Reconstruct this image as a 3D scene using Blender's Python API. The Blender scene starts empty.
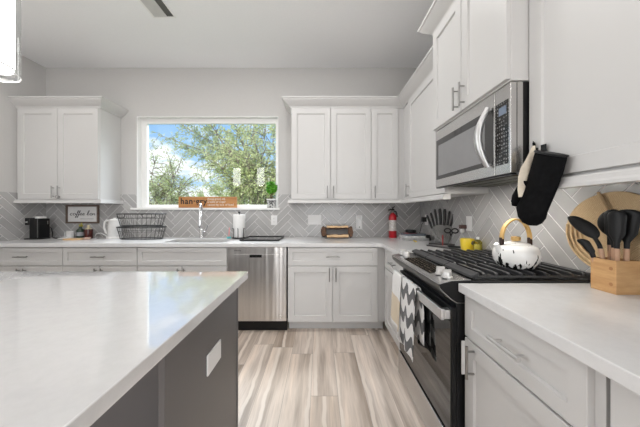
import bpy, bmesh, math, random
from mathutils import Vector, Matrix
random.seed(11)
S = bpy.context.scene
COL = S.collection
PI = math.pi

# ------------------------------------------------------------------ camera, sky, sun, added fill lamps, exposure
cam_d = bpy.data.cameras.new('camera'); cam = bpy.data.objects.new('camera', cam_d); COL.objects.link(cam)
cam.location = (0, 0, 1.24); cam.rotation_euler = (PI/2, 0, 0)
cam_d.sensor_width = 36; cam_d.lens = 258/640*36; cam_d.shift_x = .5/640; cam_d.shift_y = -2.5/640
cam_d.clip_start = .05; cam_d.clip_end = 400
S.camera = cam
S.view_settings.view_transform = 'Standard'; S.view_settings.look = 'None'
S.view_settings.gamma = 1; S.view_settings.use_curve_mapping = False
S.view_settings.exposure = 0.09
SKY = 1.15           # strength of the sky
SUN = 7.5
REAR_W = 62         # each added fill lamp at the rear openings
CEIL_FILL_W = 4.5          # each added ceiling lamp
PEND = 5.5          # glow of the pendant shades

def area(name, loc, rot, sx, sy, power, col=(1, 1, 1)):
    l = bpy.data.lights.new(name, 'AREA'); l.shape = 'RECTANGLE'; l.size = sx; l.size_y = sy
    l.energy = power; l.color = col
    o = bpy.data.objects.new(name, l); COL.objects.link(o); o.location = loc; o.rotation_euler = rot
    return o
# added fill lamps in the unseen rear and side window openings
for wx in (.25, 2.2):
    area('fill_rear_opening', (wx, -4.35, 1.55), (PI/2, 0, 0), 1.7, 2.4, REAR_W, (.99, 1, 1))
area('fill_side_opening', (-6.1, -.25, 1.55), (PI/2, 0, -PI/2), 2.5, 2.4, 88, (.99, 1, 1))
# added unseen lamp outside above the sink window, brightens worktop and cabinet side
area('fill_over_window', (-1.4, 4.5, 3.75), (math.radians(-48), 0, 0), 2.2, 1.0, 230, (.94, .97, 1))
# added ceiling lamps out of view, top light for floor and worktops
for cx, cy in ((-2.7, 1.95), (-1.9, 1.95), (-1.1, 1.95), (-.4, 1.95), (.3, 1.95), (-5.0, .3), (-.3, .3), (-.9, -1.6), (.6, -1.6), (2.1, -1.6)):
    l = area('fill_ceiling', (cx, cy, 3.035), (0, 0, 0), .25, .25, CEIL_FILL_W, (1, .985, .965)); l.data.shape = 'DISK'
sl = bpy.data.lights.new('sun', 'SUN'); sl.energy = SUN; sl.angle = .01; sl.color = (1, .96, .88)
so = bpy.data.objects.new('sun', sl); COL.objects.link(so)
so.rotation_euler = Vector((.45, .75, -1)).to_track_quat('-Z', 'Y').to_euler()

# ------------------------------------------------------------------ node helpers
class NT:
    def __init__(s, tree): s.t = tree; s.n = tree.nodes; s.l = tree.links
    def node(s, typ, **kw):
        n = s.n.new(typ)
        for k, v in kw.items():
            if k.startswith('i_'):
                key = k[2:]; key = int(key) if key.isdigit() else key
                n.inputs[key].default_value = v
            else: setattr(n, k, v)
        return n
    def link(s, a, b): s.l.new(a, b)
    def math(s, op, a, b=None, c=None):
        n = s.n.new('ShaderNodeMath'); n.operation = op
        for i, v in enumerate((a, b, c)):
            if v is None: continue
            if hasattr(v, 'links'): s.l.new(v, n.inputs[i])
            else: n.inputs[i].default_value = v
        return n.outputs[0]
    def mix(s, f, a, b, blend='MIX'):
        n = s.n.new('ShaderNodeMix'); n.data_type = 'RGBA'; n.blend_type = blend
        for i, v in ((0, f), (6, a), (7, b)):
            if hasattr(v, 'links'): s.l.new(v, n.inputs[i])
            else: n.inputs[i].default_value = v if i == 0 else (tuple(v) + (1,))[:4]
        return n.outputs[2]
    def ramp(s, f, stops, interp='LINEAR'):
        n = s.n.new('ShaderNodeValToRGB'); n.color_ramp.interpolation = interp
        el = n.color_ramp.elements
        while len(el) < len(stops): el.new(.5)
        for e, (p, c) in zip(el, stops): e.position = p; e.color = (tuple(c) + (1,))[:4]
        s.l.new(f, n.inputs[0]); return n.outputs[0]
    def coords(s, scale=(1, 1, 1), kind='Object', rot=(0, 0, 0), loc=(0, 0, 0)):
        tc = s.n.new('ShaderNodeTexCoord'); m = s.n.new('ShaderNodeMapping')
        m.inputs['Scale'].default_value = scale; m.inputs['Rotation'].default_value = rot; m.inputs['Location'].default_value = loc
        s.l.new(tc.outputs[kind], m.inputs[0]); return m.outputs[0]
    def noise(s, vec, scale=5, detail=4, rough=.5, out=0):
        n = s.n.new('ShaderNodeTexNoise'); n.inputs['Scale'].default_value = scale
        n.inputs['Detail'].default_value = detail; n.inputs['Roughness'].default_value = rough
        s.l.new(vec, n.inputs['Vector']); return n.outputs[out]
    def bump(s, h, strength=.2, dist=.002):
        n = s.n.new('ShaderNodeBump'); n.inputs['Strength'].default_value = strength; n.inputs['Distance'].default_value = dist
        s.l.new(h, n.inputs['Height']); return n.outputs[0]

def new_mat(name):
    m = bpy.data.materials.new(name); m.use_nodes = True
    t = NT(m.node_tree); b = t.n['Principled BSDF']
    return m, t, b
def setp(b, **kw):
    for k, v in kw.items():
        key = {'color': 'Base Color', 'rough': 'Roughness', 'metal': 'Metallic', 'spec': 'Specular IOR Level', 'trans': 'Transmission Weight',
               'coat': 'Coat Weight', 'coat_rough': 'Coat Roughness', 'emit': 'Emission Color', 'emit_s': 'Emission Strength', 'ior': 'IOR',
               'sheen': 'Sheen Weight', 'sss': 'Subsurface Weight', 'alpha': 'Alpha', 'aniso': 'Anisotropic'}[k]
        b.inputs[key].default_value = (tuple(v) + (1,))[:4] if isinstance(v, (tuple, list)) else v
def plain(name, color, rough=.5, metal=0, vary=.04, scale=14, bump=0, **kw):
    m, t, b = new_mat(name); setp(b, color=color, rough=rough, metal=metal, **kw)
    n = t.noise(t.coords(), scale, 3)
    lo = tuple(c*(1-vary) for c in color[:3]); hi = tuple(min(1, c*(1+vary)) for c in color[:3])
    t.link(t.ramp(n, [(.3, lo), (.7, hi)]), b.inputs['Base Color'])
    if bump: t.link(t.bump(n, bump), b.inputs['Normal'])
    return m

M = {}
M['paint'] = plain('cabinet_paint', (.615, .606, .597), .38, vary=.008, scale=3)
M['gap'] = plain('cabinet_box_edge', (.70, .69, .675), .5, vary=.01)
M['wall'] = plain('wall_paint', (.555, .543, .53), .75, vary=.01, scale=60, bump=.03)
M['ceil'] = plain('ceiling_paint', (.90, .905, .91), .85, vary=.01, scale=60, bump=.03)
M['trimw'] = plain('white_trim_paint', (.86, .855, .84), .4, vary=.006)
M['island'] = plain('charcoal_island_paint', (.115, .108, .108), .38, vary=.02, scale=4)
M['black'] = plain('black_plastic', (.009, .009, .0095), .35, spec=.3, vary=.1)
M['blackmatte'] = plain('black_silicone', (.009, .009, .0095), .45, spec=.3, vary=.1)
M['iron'] = plain('cast_iron', (.03, .03, .032), .36, vary=.15, scale=80, bump=.05)
M['blackmetal'] = plain('black_wire', (.015, .015, .015), .35, vary=.1)
M['chrome'] = plain('chrome', (.80, .80, .81), .1, 1, vary=.01)
M['nickel'] = plain('brushed_nickel', (.34, .335, .325), .32, 1, vary=.02)
M['satin'] = plain('satin_nickel', (.62, .61, .60), .5, .85, vary=.02)
M['wplast'] = plain('white_plastic', (.80, .79, .78), .35, vary=.01)
M['slot'] = plain('dark_slot', (.09, .085, .08), .5)
M['cream'] = plain('cream_cloth', (.72, .64, .52), .85, vary=.05, scale=90, bump=.2)
M['red'] = plain('red_enamel', (.50, .012, .022), .3, vary=.03)
M['paper'] = plain('white_paper', (.82, .81, .80), .8, vary=.02, scale=40)
M['yellow'] = plain('yellow_glaze', (.72, .53, .03), .3, vary=.06)
M['pink'] = plain('pink_plastic', (.75, .35, .35), .4)
M['teal'] = plain('teal_plastic', (.12, .50, .52), .4)
M['tan'] = plain('pale_wood', (.62, .43, .22), .5, vary=.15, scale=20)
M['grey'] = plain('grey_card', (.30, .31, .33), .5, vary=.1)
M['redbrown'] = plain('dark_red_glass', (.06, .012, .010), .15, vary=.15)
M['greenglass'] = plain('dark_green_glass', (.03, .05, .035), .12, vary=.2)
M['leaf'] = plain('bright_green_leaf', (.09, .33, .015), .5, vary=.35, scale=60)
M['stem'] = plain('brown_stem', (.10, .06, .03), .8)
M['bark'] = plain('tree_bark', (.20, .16, .12), .9, vary=.3, scale=8)
M['ink'] = plain('black_ink', (.02, .02, .02), .7)
M['wink'] = plain('white_ink', (.85, .82, .75), .7)
M['lcd'] = plain('blue_grey_display', (.16, .20, .27), .2)
M['blackcloth'] = plain('black_quilted_cloth', (.006, .006, .0065), .95, spec=.08, vary=.3, scale=50, bump=.5)
M['amber'] = plain('copper_wood', (.55, .30, .17), .45, vary=.12, scale=30)
M['darkboard'] = plain('dark_slate', (.045, .043, .042), .35)

def glass_mat(name, tint=(1, 1, 1), rough=0.0, ior=1.45):
    m, t, b = new_mat(name); t.n.remove(b)
    out = t.n['Material Output']
    tr = t.node('ShaderNodeBsdfTransparent'); tr.inputs[0].default_value = tint + (1,)
    gl = t.node('ShaderNodeBsdfGlossy'); gl.inputs['Roughness'].default_value = rough
    lw = t.node('ShaderNodeLayerWeight'); f0 = ((ior-1)/(ior+1))**2
    fr = t.math('ADD', f0, t.math('MULTIPLY', 1-f0, t.math('POWER', lw.outputs['Facing'], 5)))
    mx = t.node('ShaderNodeMixShader')
    t.link(fr, mx.inputs[0]); t.link(tr.outputs[0], mx.inputs[1]); t.link(gl.outputs[0], mx.inputs[2])
    t.link(mx.outputs[0], out.inputs[0]); return m
M['glass'] = glass_mat('window_glass', (.97, .985, .98), 0, 1.62)
M['clear'] = glass_mat('clear_glass', (.93, .94, .94), 0, 1.5)
M['acrylic'] = glass_mat('clear_acrylic', (.90, .91, .90), .02, 1.45)
M['soap'] = glass_mat('pale_yellow_soap', (.80, .76, .38), .05, 1.4)

def quartz(name, rough, coat):
    m, t, b = new_mat(name); c = t.coords()
    n = t.noise(c, 30, 6, .7); n2 = t.noise(c, 1.6, 3)
    col = t.mix(t.ramp(n2, [(.35, (0, 0, 0)), (.75, (.5,)*3)]), t.ramp(n, [(.35, (.66, .655, .655)), (.6, (.70, .695, .695))]), (.67, .665, .665))
    t.link(col, b.inputs['Base Color']); setp(b, rough=rough, spec=.5, coat=coat, coat_rough=.03); b.inputs['Coat IOR'].default_value = 2.1; return m
M['quartz'] = quartz('white_quartz', .2, 0); M['polished'] = quartz('polished_white_quartz', .1, 1)
M['sinksteel'] = plain('sink_steel', (.09, .088, .086), .45, .6, vary=.03)

def steel(name, axis='x', base=(.50, .485, .47), rough=.24, amp=.35, scale=9):
    # brushed sheet: the brushing lines run along one axis, a slow ripple across the sheet bends what it mirrors
    m, t, b = new_mat(name)
    sc = {'x': (1, .02, .02), 'y': (.02, 1, .02), 'z': (.02, .02, 1)}[axis]
    c = t.coords(sc); slow = t.noise(c, scale, 2); fine = t.noise(c, 400, 2)
    t.link(t.ramp(fine, [(.3, tuple(x*.95 for x in base)), (.7, tuple(x*1.05 for x in base))]), b.inputs['Base Color'])
    t.link(t.bump(slow, amp, .02), b.inputs['Normal'])
    setp(b, metal=1, rough=rough); return m
M['steel'] = steel('brushed_stainless', 'x', (.70, .68, .66), .34, .9, 9)
M['steely'] = steel('brushed_stainless_side', 'y', (.56, .55, .54), .27, .1, 6)

def floor_mat():
    m, t, b = new_mat('oak_plank_floor')
    tc = t.node('ShaderNodeTexCoord'); sp = t.node('ShaderNodeSeparateXYZ'); t.link(tc.outputs['Object'], sp.inputs[0])
    X, Y = sp.outputs[0], sp.outputs[1]
    u = t.math('ADD', t.math('DIVIDE', X, .183), .32); row = t.math('FLOOR', u); fu = t.math('FRACT', u)
    wn = t.node('ShaderNodeTexWhiteNoise', noise_dimensions='1D'); t.link(row, wn.inputs['W'])
    v = t.math('ADD', t.math('DIVIDE', Y, 1.22), t.math('MULTIPLY', wn.outputs['Value'], 1.0)); pid = t.math('FLOOR', v); fv = t.math('FRACT', v)
    cb = t.node('ShaderNodeCombineXYZ'); t.link(row, cb.inputs[0]); t.link(pid, cb.inputs[1])
    w2 = t.node('ShaderNodeTexWhiteNoise', noise_dimensions='2D'); t.link(cb.outputs[0], w2.inputs['Vector'])
    rnd = w2.outputs['Value']
    c2 = t.node('ShaderNodeCombineXYZ')
    t.link(t.math('ADD', t.math('MULTIPLY', X, 8), t.math('MULTIPLY', rnd, 37)), c2.inputs[0])
    t.link(t.math('ADD', t.math('MULTIPLY', Y, .7), t.math('MULTIPLY', rnd, 91)), c2.inputs[1])
    big = t.noise(c2.outputs[0], 1.0, 3, .55)
    c3 = t.node('ShaderNodeCombineXYZ')
    t.link(t.math('ADD', t.math('MULTIPLY', X, 60), t.math('MULTIPLY', big, 6)), c3.inputs[0]); t.link(t.math('MULTIPLY', Y, 2.2), c3.inputs[1])
    fine = t.noise(c3.outputs[0], 1.5, 5, .6)
    basec = t.ramp(rnd, [(0, (.46, .37, .30)), (.25, (.69, .59, .505)), (.5, (.77, .67, .59)), (.75, (.56, .465, .39)), (1, (.74, .65, .58))])
    tone = t.ramp(big, [(.33, (.46, .43, .40)), (.43, (.76, .74, .72)), (.52, (.97, .97, .97)), (.60, (1.05, 1.04, 1.03)), (.66, (1.2, 1.19, 1.18))])
    col = t.mix(1, basec, tone, 'MULTIPLY')
    col = t.mix(1, col, t.ramp(fine, [(.3, (.84, .825, .81)), (.6, (1.05, 1.05, 1.05))]), 'MULTIPLY')
    # pale sapwood streak wandering along some planks
    w3 = t.node('ShaderNodeTexWhiteNoise', noise_dimensions='3D'); c4 = t.node('ShaderNodeCombineXYZ'); t.link(row, c4.inputs[0]); t.link(pid, c4.inputs[1]); c4.inputs[2].default_value = 7.3; t.link(c4.outputs[0], w3.inputs['Vector'])
    c5 = t.node('ShaderNodeCombineXYZ'); t.link(t.math('MULTIPLY', Y, 1.3), c5.inputs[1]); t.link(t.math('MULTIPLY', rnd, 53), c5.inputs[0])
    wob = t.math('MULTIPLY', t.math('SUBTRACT', t.noise(c5.outputs[0], 1.6, 3), .5), .55)
    dist = t.math('ABSOLUTE', t.math('SUBTRACT', t.math('SUBTRACT', fu, w3.outputs['Value']), wob))
    st = t.ramp(dist, [(.05, (.85,)*3), (.085, (0,)*3)])
    col = t.mix(st, col, (.80, .71, .63))
    eu = t.math('MINIMUM', fu, t.math('SUBTRACT', 1, fu)); ev = t.math('MINIMUM', fv, t.math('SUBTRACT', 1, fv))
    seam = t.math('MAXIMUM', t.math('LESS_THAN', eu, .008), t.math('LESS_THAN', ev, .0016))
    col = t.mix(t.math('MULTIPLY', seam, .5), col, (.16, .12, .09))
    t.link(col, b.inputs['Base Color']); setp(b, rough=.38)
    t.link(t.bump(fine, .08, .002), b.inputs['Normal']); return m
M['floor'] = floor_mat()

def tile_mat():
    m, t, b = new_mat('grey_glazed_tile')
    g = t.node('ShaderNodeNewGeometry'); n = t.noise(t.coords(), 6, 3)
    c = t.ramp(g.outputs['Random Per Island'], [(0, (.40, .39, .385)), (.5, (.44, .43, .423)), (1, (.48, .47, .463))])
    c = t.mix(1, c, t.ramp(n, [(.3, (.95,)*3), (.7, (1.05,)*3)]), 'MULTIPLY')
    t.link(c, b.inputs['Base Color']); setp(b, rough=.22); return m
M['tile'] = tile_mat()
M['grout'] = plain('pale_grout', (.78, .77, .76), .8, vary=.03)

def wood(name, a, bcol, scale=(3, 40, 40), rough=.45):
    m, t, b = new_mat(name)
    n = t.noise(t.coords(scale), 1.2, 5, .6)
    t.link(t.ramp(n, [(.3, a), (.7, bcol)]), b.inputs['Base Color']); setp(b, rough=rough); return m
M['bamboo'] = wood('bamboo', (.50, .27, .11), (.68, .42, .20), (6, 6, 40))
M['bamboohandle'] = wood('bamboo_handle', (.55, .33, .10), (.72, .47, .18), (20, 20, 6))
M['signwood'] = wood('stained_sign_wood', (.40, .17, .055), (.55, .27, .10), (2, 30, 30))
M['framewood'] = wood('brown_frame_wood', (.12, .08, .06), (.20, .14, .11), (20, 20, 20))
M['barkwood'] = wood('dark_bark', (.02, .01, .006), (.15, .06, .018), (50, 50, 50), .6)
M['edgewood'] = wood('pale_live_edge', (.60, .38, .18), (.75, .52, .30), (3, 30, 30), .5)
M['woodhandle'] = wood('beech_handle', (.50, .29, .18), (.65, .41, .27), (20, 20, 4))

def straw():
    m, t, b = new_mat('woven_straw'); c = t.coords()
    w = t.node('ShaderNodeTexWave', wave_type='BANDS', bands_direction='DIAGONAL'); w.inputs['Scale'].default_value = 90; w.inputs['Distortion'].default_value = 2
    t.link(c, w.inputs[0]); n = t.noise(c, 120, 3)
    col = t.mix(t.math('MULTIPLY', w.outputs[1], n), (.44, .30, .16), (.78, .60, .38))
    t.link(col, b.inputs['Base Color']); setp(b, rough=.75); t.link(t.bump(w.outputs[1], .4, .003), b.inputs['Normal']); return m
M['straw'] = straw()

def kettle_mat():
    m, t, b = new_mat('white_enamel_with_black_brush_marks')
    n = t.noise(t.coords((52, 52, 9)), 1, 2, .5)
    sp = t.node('ShaderNodeSeparateXYZ'); tc = t.node('ShaderNodeTexCoord'); t.link(tc.outputs['Object'], sp.inputs[0])
    lim = t.math('ADD', .47, t.math('MULTIPLY', sp.outputs[2], 2.2))
    f = t.math('GREATER_THAN', n, lim)
    t.link(t.mix(f, (.84, .83, .81), (.015, .015, .015)), b.inputs['Base Color']); setp(b, rough=.15); return m
M['kettle'] = kettle_mat()

def towel_mat(name, waves=True):
    m, t, b = new_mat(name)
    uv = t.node('ShaderNodeTexCoord'); sp = t.node('ShaderNodeSeparateXYZ'); t.link(uv.outputs['UV'], sp.inputs[0])
    U, V = sp.outputs[0], sp.outputs[1]
    if waves:
        z = t.math('MULTIPLY', t.math('SINE', t.math('MULTIPLY', U, 13.0)), .2)
        f = t.math('GREATER_THAN', t.math('FRACT', t.math('ADD', t.math('MULTIPLY', V, 5.2), z)), .54)
        col = t.mix(f, (.74, .73, .72), (.075, .075, .08))
    else:
        col = t.ramp(V, [(0, (.76, .75, .73)), (.62, (.64, .54, .40)), (.95, (.76, .75, .74))], 'CONSTANT')
    t.link(col, b.inputs['Base Color']); setp(b, rough=.9, sheen=.2)
    t.link(t.bump(t.noise(t.coords(), 300, 2), .3, .001), b.inputs['Normal']); return m
M['towel'] = towel_mat('wave_striped_towel'); M['towel2'] = towel_mat('white_cream_towel', False)

def leaves_mat(name, a, bcol):
    m, t, b = new_mat(name)
    g = t.node('ShaderNodeNewGeometry')
    c = t.ramp(g.outputs['Random Per Island'], [(0, a), (1, bcol)])
    t.link(c, b.inputs['Base Color']); setp(b, rough=.5)
    tl = t.node('ShaderNodeBsdfTranslucent'); t.link(c, tl.inputs[0])
    mx = t.node('ShaderNodeMixShader'); mx.inputs[0].default_value = .45
    t.link(b.outputs[0], mx.inputs[1]); t.link(tl.outputs[0], mx.inputs[2]); t.link(mx.outputs[0], t.n['Material Output'].inputs[0]); return m
M['leafA'] = leaves_mat('yellow_green_foliage', (.34, .41, .16), (.80, .82, .46))
M['leafB'] = leaves_mat('grey_green_foliage', (.30, .37, .19), (.62, .69, .40))
M['leafC'] = leaves_mat('pale_green_foliage', (.40, .47, .22), (.74, .78, .48))
M['lawn'] = plain('lawn', (.10, .18, .05), .9, vary=.3, scale=5)

def keypad_mat(name, key, scale, dens, rough, spec, rot):
    m, t, b = new_mat(name); c = t.coords((1, 1, 1), 'Object', rot)
    br = t.node('ShaderNodeTexBrick'); br.offset = 0; t.link(c, br.inputs['Vector'])
    for k, v in (('Scale', scale), ('Mortar Size', .035), ('Mortar Smooth', 0), ('Brick Width', .16), ('Row Height', .13)): br.inputs[k].default_value = v
    n = t.noise(c, 140, 2); f = t.math('MULTIPLY', t.math('SUBTRACT', 1, br.outputs['Fac']), t.math('GREATER_THAN', n, dens))
    t.link(t.mix(f, (.012, .011, .010), key), b.inputs['Base Color']); setp(b, rough=rough, spec=spec); return m
def glow(name, col, s):
    m, t, b = new_mat(name); setp(b, color=(.9, .9, .9), rough=.4, emit=col, emit_s=s); return m
M['rimglass'] = plain('rim_glass', (.92, .92, .92), .1)
M['lamp'] = glow('frosted_lit_shade', (1, .98, .95), PEND)
M['can'] = glow('added_lamp_lens', (1, .96, .9), 6)  # lens glow for the added ceiling lamps, on no object

# world: clear blue sky with drifting clouds, whiter at the horizon
w = bpy.data.worlds.new('sky'); S.world = w; w.use_nodes = True
t = NT(w.node_tree); bg = t.n['Background']
tc = t.node('ShaderNodeTexCoord'); sp = t.node('ShaderNodeSeparateXYZ'); t.link(tc.outputs['Generated'], sp.inputs[0])
blue = t.ramp(sp.outputs[2], [(0, (.62, .78, .95)), (.12, (.42, .66, .95)), (.4, (.22, .47, .86)), (1, (.12, .30, .70))])
mp = t.node('ShaderNodeMapping'); mp.inputs['Scale'].default_value = (1, 1, 2.2); mp.inputs['Location'].default_value = (.35, .2, .1); t.link(tc.outputs['Generated'], mp.inputs[0])
cl = t.noise(mp.outputs[0], 5.5, 7, .55)
haze = t.ramp(sp.outputs[2], [(.0, (.20,)*3), (.12, (.13,)*3), (.22, (0,)*3)])
cover = t.ramp(t.math('ADD', cl, haze), [(.55, (0,)*3), (.66, (1,)*3)])
t.link(t.mix(cover, blue, (1.05, 1.06, 1.08)), bg.inputs[0]); bg.inputs[1].default_value = SKY

# ------------------------------------------------------------------ mesh helpers
class MB:
    """collects shapes; build() links them as ONE mesh object"""
    def __init__(s): s.v = []; s.f = []; s.uv = None
    def add(s, vs, fs):
        k = len(s.v); s.v += [tuple(p) for p in vs]; s.f += [tuple(i+k for i in f) for f in fs]; return s
    def box(s, x0, x1, y0, y1, z0, z1):
        return s.add([(x, y, z) for z in (z0, z1) for y in (y0, y1) for x in (x0, x1)],
                     [(0, 2, 3, 1), (4, 5, 7, 6), (0, 1, 5, 4), (2, 6, 7, 3), (0, 4, 6, 2), (1, 3, 7, 5)])
    def loft(s, rings, cap0=True, cap1=True, closed=True):
        n = len(rings[0]); vs = [p for r in rings for p in r]; fs = []
        for i in range(len(rings)-1):
            for j in range(n if closed else n-1):
                a, b = i*n+j, i*n+(j+1) % n
                fs.append((a, b, b+n, a+n))
        if cap0: fs.append(tuple(range(n-1, -1, -1)))
        if cap1: fs.append(tuple((len(rings)-1)*n+j for j in range(n)))
        return s.add(vs, fs)
    def lathe(s, prof, c=(0, 0, 0), n=24, sx=1, sy=1, cap0=True, cap1=True):
        return s.loft([[(c[0]+r*sx*math.cos(2*PI*j/n), c[1]+r*sy*math.sin(2*PI*j/n), c[2]+z) for j in range(n)] for r, z in prof], cap0, cap1)
    def prism(s, poly, axis, a, b):
        """polygon in the two other axes, extruded along axis from a to b"""
        def P(p, t): return {'x': (t, p[0], p[1]), 'y': (p[0], t, p[1]), 'z': (p[0], p[1], t)}[axis]
        return s.loft([[P(p, a) for p in poly], [P(p, b) for p in poly]])
    def tube(s, pts, r, n=8, closed=False, flat=None):
        pts = [Vector(p) for p in pts]; m = len(pts); rings = []; prev = None
        for i, p in enumerate(pts):
            if closed: d = pts[(i+1) % m]-pts[i-1]
            else: d = pts[min(i+1, m-1)]-pts[max(i-1, 0)]
            if d.length < 1e-9: d = Vector((0, 0, 1))
            d.normalize()
            if prev is None:
                up = Vector((0, 0, 1)) if abs(d.z) < .9 else Vector((0, 1, 0))
                a = d.cross(up).normalized()
            else:
                a = prev-d*prev.dot(d); a = a.normalized() if a.length > 1e-6 else d.orthogonal().normalized()
            prev = a; b = d.cross(a)
            rr = r[i] if isinstance(r, (list, tuple)) else r
            fb = flat or 1
            rings.append([p+a*rr*math.cos(2*PI*j/n)+b*rr*fb*math.sin(2*PI*j/n) for j in range(n)])
        if closed: rings.append(rings[0]); return s.loft(rings, False, False)
        return s.loft(rings)
    def map(s, fn): s.v = [tuple(fn(*p)) for p in s.v]; return s
    def build(s, name, mat, parent=None, bevel=0, smooth=False, loc=None, rot=None, seg=2):
        me = bpy.data.meshes.new(name); me.from_pydata(s.v, [], s.f)
        bm = bmesh.new(); bm.from_mesh(me); bmesh.ops.recalc_face_normals(bm, faces=bm.faces); bm.to_mesh(me); bm.free()
        me.materials.append(mat)
        if smooth or bevel:
            me.polygons.foreach_set('use_smooth', [True]*len(me.polygons))
            me.set_sharp_from_angle(angle=math.radians(35 if bevel else 50))
        o = bpy.data.objects.new(name, me); COL.objects.link(o)
        if parent: o.parent = parent
        if loc: o.location = loc
        if rot: o.rotation_euler = rot
        if bevel:
            b = o.modifiers.new('bevel', 'BEVEL'); b.width = bevel; b.segments = seg; b.limit_method = 'ANGLE'
            b.angle_limit = math.radians(40); b.harden_normals = True
        return o
def box(*a): return MB().box(*a)
def arc(c, r, a0, a1, n, plane='xz'):
    out = []
    for i in range(n+1):
        a = a0+(a1-a0)*i/n; u, v = r*math.cos(a), r*math.sin(a)
        out.append({'xz': (c[0]+u, c[1], c[2]+v), 'yz': (c[0], c[1]+u, c[2]+v), 'xy': (c[0]+u, c[1]+v, c[2])}[plane])
    return out
def tag(o, label, cat, group=None, kind=None):
    o['label'] = label; o['category'] = cat
    if group: o['group'] = group
    if kind: o['kind'] = kind
    return o
def thing(name, label, cat, loc=(0, 0, 0), rz=0, group=None):
    o = bpy.data.objects.new(name, None); COL.objects.link(o); o.location = loc; o.rotation_euler = (0, 0, rz)
    o.empty_display_size = .05
    return tag(o, label, cat, group)
def struct(o, label, cat): return tag(o, label, cat, None, 'structure')
def copy_thing(src, loc, label, rz=None):
    r = src.copy(); COL.objects.link(r); r.location = loc; r['label'] = label
    if rz is not None: r.rotation_euler = (0, 0, rz)
    for ch in list(src.children):
        c = ch.copy(); COL.objects.link(c); c.parent = r
        for g in list(ch.children):
            d = g.copy(); COL.objects.link(d); d.parent = c
    return r
def text_mesh(name, body, size, mat, parent, loc, rot, depth=.0006, space=1.0, fat=0):
    cu = bpy.data.curves.new(name, 'FONT'); cu.body = body; cu.size = size; cu.extrude = depth; cu.align_x = 'LEFT'; cu.space_character = space; cu.offset = fat
    tmp = bpy.data.objects.new('tmp', cu); COL.objects.link(tmp)
    me = bpy.data.meshes.new_from_object(tmp.evaluated_get(bpy.context.evaluated_depsgraph_get()))
    bpy.data.objects.remove(tmp); bpy.data.curves.remove(cu)
    me.name = name; me.materials.clear(); me.materials.append(mat)
    o = bpy.data.objects.new(name, me); COL.objects.link(o); o.parent = parent; o.location = loc; o.rotation_euler = rot
    return o

# key dimensions (metres; camera stands at the origin, back wall ahead along +y)
YB = 3.26; XR = 1.275; XL = -3.458; ZC = 3.048
UB = YB-.31; UR = XR-.31            # carcass fronts of wall cabinets (doors add .02)
BB = 2.65; BR = .672                # carcass fronts of base cabinets
ZT = .914                           # worktop
YN, YF = 1.168, 1.934               # near / far side of the range opening

# ------------------------------------------------------------------ the room
struct(box(-6, 3.2, -4.4, 3.42, -.05, 0).build('floor', M['floor']), 'light oak plank floor', 'floor')
struct(box(-6, 3.2, -4.4, 3.42, ZC, ZC+.08).build('ceiling', M['ceil']), 'flat white ceiling', 'ceiling')
WX0, WX1, WZ0, WZ1 = -2.307, -.521, 1.255, 2.433
mb = MB(); mb.box(XL-.1, WX0, YB, 3.42, 0, ZC).box(WX1, XR+.1, YB, 3.42, 0, ZC).box(WX0, WX1, YB, 3.42, 0, WZ0).box(WX0, WX1, YB, 3.42, WZ1, ZC)
struct(mb.build('wall_back', M['wall']), 'warm grey painted back wall with the window', 'wall')
struct(box(XR, XR+.1, -1.2, YB, 0, ZC).build('wall_right', M['wall']), 'grey wall behind the range', 'wall')
struct(box(XL-.1, XL, 1.2, YB, 0, ZC).build('wall_left', M['wall']), 'warm grey wall at the left end of the kitchen', 'wall')
mb = MB()
for a, b_ in ((-6, -.6), (1.1, 1.35), (3.05, 3.2)): mb.box(a, b_, -4.4, -4.3, 0, ZC)
mb.box(-6, 3.2, -4.4, -4.3, 0, .3).box(-6, 3.2, -4.4, -4.3, 2.8, ZC)
struct(mb.build('wall_rear', M['wall']), 'rear wall with two tall windows', 'wall')
mb = MB(); mb.box(-6.05, -6, -4.4, -1.5, 0, ZC).box(-6.05, -6, 1.0, 1.2, 0, ZC).box(-6.05, -6, -1.5, 1.0, 0, .3).box(-6.05, -6, -1.5, 1.0, 2.8, ZC)
mb.box(-6, XL-.1, 1.2, 1.3, 0, ZC)
struct(mb.build('wall_side', M['wall']), 'side wall of the room with a wide window', 'wall')
mb = MB(); mb.box(3.2, 3.25, -4.4, -1.1, 0, ZC).box(XR+.1, 3.2, -1.2, -1.1, 0, ZC)
struct(mb.build('wall_far_right', M['wall']), 'wall of the room behind the viewer', 'wall')

# window: drywall return, white frame, fixed pane, sill
win = thing('window_1', 'wide white framed window over the sink', 'window', (0, 0, 0)); win['kind'] = 'structure'
mb = MB(); y0, y1 = 3.335, 3.375
mb.box(WX0, WX0+.075, y0, y1, 1.28, WZ1).box(WX1-.045, WX1, y0, y1, 1.28, WZ1).box(WX0+.075, WX1-.045, y0, y1, WZ1-.062, WZ1).box(WX0+.075, WX1-.045, y0, y1, 1.28, 1.322)
mb.box(WX0+.075, WX0+.083, y0-.012, y0, 1.322, WZ1-.062)
mb.build('window_frame', M['trimw'], win, bevel=.003)
mb = MB(); mb.box(WX0-.001, WX0+.006, YB-.001, y0, 1.28, WZ1).box(WX1-.006, WX1+.001, YB-.001, y0, 1.28, WZ1).box(WX0, WX1, YB-.001, y0, WZ1-.006, WZ1+.001)
mb.build('window_jamb', M['trimw'], win)
mb = MB(); mb.box(-2.372, -.497, YB-.03, 3.335, 1.255, 1.28); mb.build('window_sill', M['trimw'], win, bevel=.003)
box(WX0+.075, WX1-.045, 3.354, 3.358, 1.322, WZ1-.062).build('window_pane', M['glass'], win)

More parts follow.
